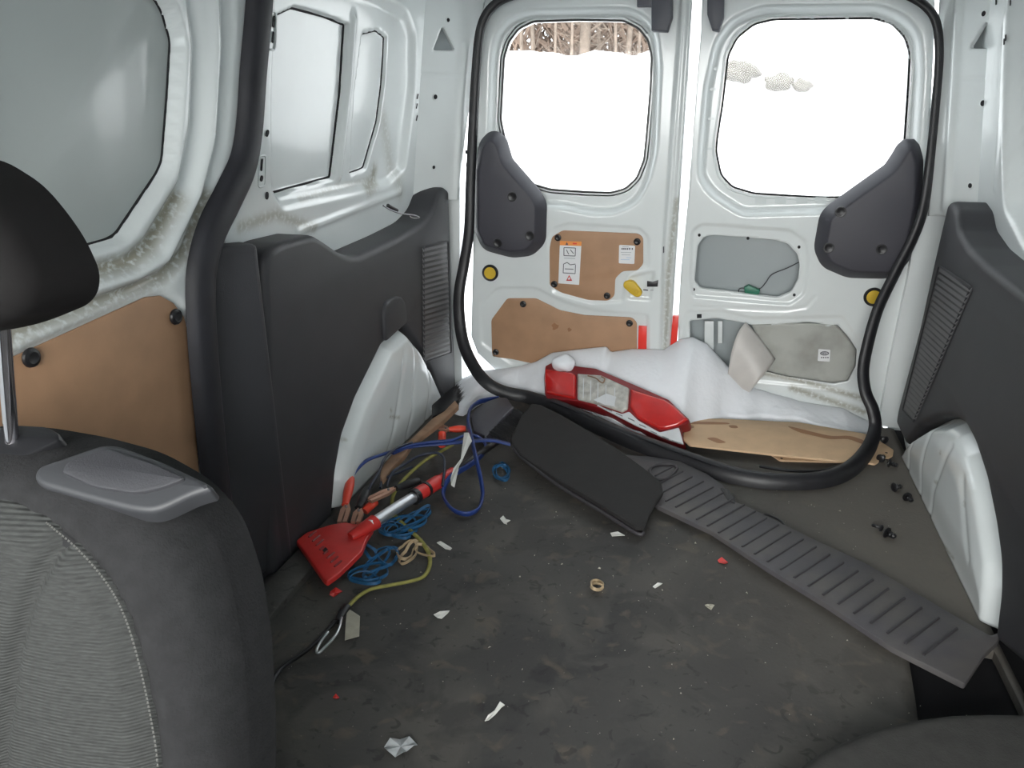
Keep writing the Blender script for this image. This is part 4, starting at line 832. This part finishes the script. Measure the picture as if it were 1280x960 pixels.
def clamp(hA, hB, j0, j1, m_, lab, h2=None):
    c_ = obj('clamp', *merge([]), m_, jc) if False else empty('clamp', (0,0,0)); c_.parent = jc; c_['label'] = lab; c_.location = c2(*hB)-wloc(jc)
    sweep('handle', [c2(*hA), c2((hA[0]+hB[0])/2,(hA[1]+hB[1])/2,(hA[2]+hB[2])/2), c2(*hB)], ell(.012,.010,12), m_, c_, scale=lambda t: .8+.3*math.sin(math.pi*min(1, t*1.2)))
    if h2: sweep('handle', [c2(*h2[0]), c2((h2[0][0]+h2[1][0])/2,(h2[0][1]+h2[1][1])/2,h2[0][2]), c2(*h2[1])], ell(.012,.010,12), m_, c_)
    a, b = c2(*j0), c2(*j1); d = (b-a); n_ = Vector((-d.y, d.x, 0)).normalized()
    for s_ in (-1, 1):
        q = [a+n_*s_*.004, a+d*.35+n_*s_*.013, b+n_*s_*.012, b+n_*s_*.0015, a+d*.6+n_*s_*.002, a+d*.2-n_*s_*.001]
        V = [p+Vector((0,0,-.004)) for p in q]+[p+Vector((0,0,.004)) for p in q]
        obj('jaw', V, [(0,1,2,3,4,5),(11,10,9,8,7,6)]+[(i,(i+1)%6,6+(i+1)%6,6+i) for i in range(6)], COPPER, c_, smooth=False)
    V, Fs = lathe_v(flz(0), a.x+d.x*.25, a.y+d.y*.25, [(.003,-.006),(.0035,.006),(.002,.0075),(.0004,.0078)], 10, a.z); obj('rivet', V, Fs, STEEL, c_)
clamp((395,550,.06),(366,685,.035),(378,680,.035),(350,775,.025), REDH, 'red-handled clamp nearest the scraper blade', ((512,672,.035),(462,716,.03)))
clamp((482,600,.06),(432,700,.045),(440,705,.045),(418,775,.035), BLACK, 'black-handled clamp beside the red one')
clamp((735,562,.05),(622,602,.05),(615,602,.055),(485,662,.05), BLACK, 'black-handled clamp pointing left behind the silver tube')
clamp((968,303,.06),(885,307,.06),(882,315,.06),(828,285,.06), REDH, 'red-handled clamp farthest back', ((850,385,.05),(850,325,.06)))
# olive strap with tag and hook
os_ = empty('tow_strap', G(500,700,0), 'olive yellow bungee strap with paper tag and metal hook', 'strap')
sweep('strap', [G(*q) for q in ((566,556,.05),(548,566,.05),(532,575,.05),(512,592,.05),(498,608,.045),(491,622,.03),(491,640,.015),(500,651,.008),(515,665,.008),(527,677,.008),(536,692,.008),(537,707,.008),(530,720,.008),(515,726,.008),(490,731,.008),(465,736,.008),(450,744,.008),(441,752,.010),(434,760,.012))], ell(.0052,.0040,10), OLIVE, os_)
tg = plate('paper_tag', flz(.012), [tuple(G(*q,.012)[:2]) for q in ((434,760),(441,764),(450,770),(449,795),(431,800),(432,780))], -.001, 0, TAG, os_, b=.0003, seg=1)
sweep('strap_sleeve', [G(434,758,.014), G(428,766,.014), G(422,777,.012)], ell(.009,.007,10), BLACK, os_)
tube('hook', [G(427,772,.016),G(424,785,.02),G(418,796,.02),(G(407,808,.016)),G(398,816,.012),G(396,812,.012),(G(401,802,.014)),G(407,794,.018),G(410,790,.018)], .0028, ALU, os_)
tube('black_cord', [G(424,772,.012),G(410,787,.01),G(395,803,.01),G(378,817,.01),G(358,830,.01),G(344,845,.01),G(330,875,.01)], .0042, BLACK, os_)

# ---- elastic bands
def loop(cx, cy, a, b, ang, m, parent, name='band', z=.006, wob=.15, seed=0, prof=None, wz=.004):
    R = random.Random(seed); p1, p2 = R.uniform(0,6), R.uniform(0,6); pts = []
    for k in range(14):
        t = 2*math.pi*k/14; r = 1+wob*math.sin(2*t+p1)+wob*.7*math.sin(3*t+p2); x, y = a*r*math.cos(t), b*r*math.sin(t); c, s_ = math.cos(ang), math.sin(ang)
        pts.append(G(cx+x*c-y*s_, cy+x*s_+y*c, z+wz*(1+math.sin(2*t+p2))))
    return sweep(name, pts, prof or [(-.0012,-.0036),(.0012,-.0036),(.0012,.0036),(-.0012,.0036)], m, parent, n=4, closed=True)
bb = empty('blue_bands', G(505,655,0), 'tangle of blue elastic bands just right of the silver tube', 'elastic bands')
for i, a in enumerate(((500,658,26,10,-.2),(512,650,27,7,-.5),(494,662,20,8,.2),(520,648,20,6,-.7),(505,655,24,11,-.3),(486,662,12,6,.1))): loop(*a, BLUEB, bb, seed=i)
bb2 = empty('blue_bands', G(470,705,0), 'tangle of blue elastic bands below the red scraper blade', 'elastic bands')
for i, a in enumerate(((462,715,27,9,-.25),(478,700,22,10,-.6),(470,706,24,6,-.9),(456,722,20,7,.0),(484,694,14,10,.5),(463,690,9,6,1.0))): loop(*a, BLUEB, bb2, seed=i+20)
bb3 = empty('blue_bands', G(627,590,0), 'coiled blue elastic ring alone on the floor beside the rubber flap', 'elastic bands')
for i, a in enumerate(((627,590,10,9,0),(626,591,11,8,.8),(628,588,10,8,2))): loop(*a, BLUEB, bb3, seed=i+40, wob=.05)
tb = empty('rubber_bands', G(515,688,0), 'beige rubber bands under the curve of the olive strap', 'rubber bands')
for i, a in enumerate(((512,691,14,8,-.9),(508,688,12,9,-.4),(530,688,14,5,.3))): loop(*a, TAN, tb, 'band', seed=i+60, wob=.2)
rb = empty('rubber_bands', G(746,732,0), 'small beige folded rubber band alone in the middle of the floor', 'rubber band')
for i, a in enumerate(((746,731,8,5,.1),(746,733,7,4,.2))): loop(*a, TAN, rb, 'band', seed=i+70, wob=.06, z=.008)

# ---- scraps
def scrap(name, pts, m, lab, cat, z=.002, curl=.004, group=None):
    c = [G(*q, z) for q in pts]; n = len(c); cc = sum(c, Vector())/n; V = [p+Vector((0,0,curl*(i % 2))) for i, p in enumerate(c)]+[cc+Vector((0,0,curl*.4))]
    V += [v-Vector((0,0,.0012)) for v in V]; k = n+1
    Fs = [(i,(i+1)%n,n) for i in range(n)]+[((i+1)%n+k,i+k,n+k) for i in range(n)]+[(i,i+k,(i+1)%n+k,(i+1)%n) for i in range(n)]
    return tag(obj(name, V, Fs, m, smooth=False), lab, cat, group)
g_ = 'paper scraps on the floor'
scrap('paper_scrap', [(548,677),(551,678),(565,685),(563,689),(557,686),(546,680)], PAPER, 'white strip of paper right of the beige rubber bands', 'paper', group=g_)
scrap('paper_scrap', [(542,768),(550,766),(562,763),(560,768),(552,773),(547,774)], PAPER, 'white wedge of paper below the end of the olive strap', 'paper', group=g_)
scrap('paper_scrap', [(606,901),(610,896),(618,888),(625,879),(631,881),(627,886),(619,893),(611,902)], PAPER, 'white twisted sliver of paper nearest the camera', 'paper', group=g_)
scrap('paper_scrap', [(763,666),(772,666),(781,669),(776,671),(765,670)], PAPER, 'white scrap of paper under the edge of the rubber flap', 'paper', group=g_)
scrap('paper_scrap', [(816,733),(822,730),(828,729),(828,731),(819,735)], PAPER, 'tiny white paper strip to the right of the lone beige band', 'paper', group=g_)
scrap('paper_scrap', [(625,648),(629,646),(633,649),(638,652),(632,654),(634,657),(630,654)], PAPER, 'small crumpled white paper below the blue elastic ring', 'paper', group=g_)
scrap('paper_label', [(580,541),(586,543),(590,551),(586,560),(577,577),(571,590),(568,609),(564,609),(563,598),(567,588),(578,571)], PAPER, 'long torn white label lying over the blue cables', 'paper', z=.10, curl=.006)
scrap('plastic_scrap', [(413,739),(420,736),(428,739),(424,743),(417,746),(412,745)], REDP, 'red plastic shard below the scraper blade', 'plastic', group='red plastic shards')
scrap('plastic_scrap', [(897,700),(902,698),(910,703),(906,706),(899,703)], REDP, 'small red plastic shard left of the ribbed plate', 'plastic', group='red plastic shards')
scrap('plastic_scrap', [(416,872),(420,869),(424,872),(420,875)], REDP, 'tiny red plastic crumb right of the seat', 'plastic', group='red plastic shards')
scrap('plastic_film', [(480,934),(488,928),(500,924),(512,926),(522,931),(518,937),(508,939),(504,946),(494,946),(484,943)], PFILM, 'crumpled clear plastic film at the bottom of the floor', 'plastic', curl=.010)
scrap('paper_scrap', [(881,756),(884,757),(890,755),(893,758),(889,762),(884,761)], TAG, 'small grey pebble-like paper wad below the red shard', 'paper')
parts = []; R = random.Random(9)
for k in range(520):
    x, y = R.uniform(-.6, .68), R.uniform(1.0, 2.3); s_ = R.uniform(.0008, .0022) if R.random() < .93 else .0035; p = Vector((x, y, .0012)); V = [p+Vector((R.uniform(-1,1)*s_, R.uniform(-1,1)*s_, 0)) for _ in range(3)]+[p+Vector((0,0,s_))]; parts.append((V, [(0,1,3),(1,2,3),(2,0,3)]))
V, Fs = merge(parts); tag(obj('floor_crumbs', V, Fs, TAG, smooth=False), 'pale crumbs and grit scattered over the black floor mat', 'crumbs', kind='stuff')

# ---- loose push clips
def fclip(x, y, ang, lab, s=1.0):
    t = empty('push_fastener', G(x,y,0), lab, 'fastener', 'black plastic fasteners along the right side')
    p = G(x, y, .012); d = Vector((math.cos(ang), math.sin(ang), .25)).normalized(); pl = PL(p, d.cross(Vector((0,0,1))), Vector((0,0,1))); N_ = pl.N
    V, Fs = lathe_v(pl, 0, 0, [(.0125*s,-.001),(.013*s,.001),(.010*s,.004),(.005*s,.005),(.001,.005)], 14); obj('head', V, Fs, BLACK, t)
    V, Fs = lathe_v(pl, 0, 0, [(.0045*s,-.022),(.007*s,-.018),(.0055*s,-.013),(.0075*s,-.010),(.0055*s,-.006),(.0045*s,-.001)], 10); obj('shank', V, Fs, BLACK, t)
fclip(1106,550,2.0,'black fastener right of the weatherstrip loop, farthest back'); fclip(1101,573,1.0,'black fastener touching the hooked end of the plywood, left one of two'); fclip(1112,579,-.5,'black fastener just in front of the hooked plywood end, right one of two')
fclip(1118,609,.5,'black fastener halfway between the plywood and the wheel arch, left of a pair'); fclip(1134,621,-1.2,'black fastener against the mat edge by the white wheel arch'); fclip(1109,666,-.8,'nearest black fastener on the floor, with open prongs',1.1); fclip(1101,660,2.6,'black fastener lying behind the nearest one',.7)
# ---- small hook tool on the trim ledge
LG = PL((-.79,0,0), (0,1,0), (0,0,1)); ht = empty('wire_hook', LG.w(*LG.px(498,266)), 'small metal hook with black grip on the left trim ledge', 'hook')
tube('wire', [LG.w(*LG.px(*q), .0+.01*i) for i, q in enumerate(((479,257),(484,262),(491,266),(500,268)))], .0022, STEEL, ht)
tube('black_grip', [LG.w(*LG.px(*q), .005) for q in ((483,257),(488,260),(494,263))], .006, BLACK, ht)
tube('ring', [LG.w(*LG.px(*q), .03) for q in ((500,268),(506,268.5),(513,271),(509,272.5),(503,271.5))], .0018, CHROME, ht, closed=True)
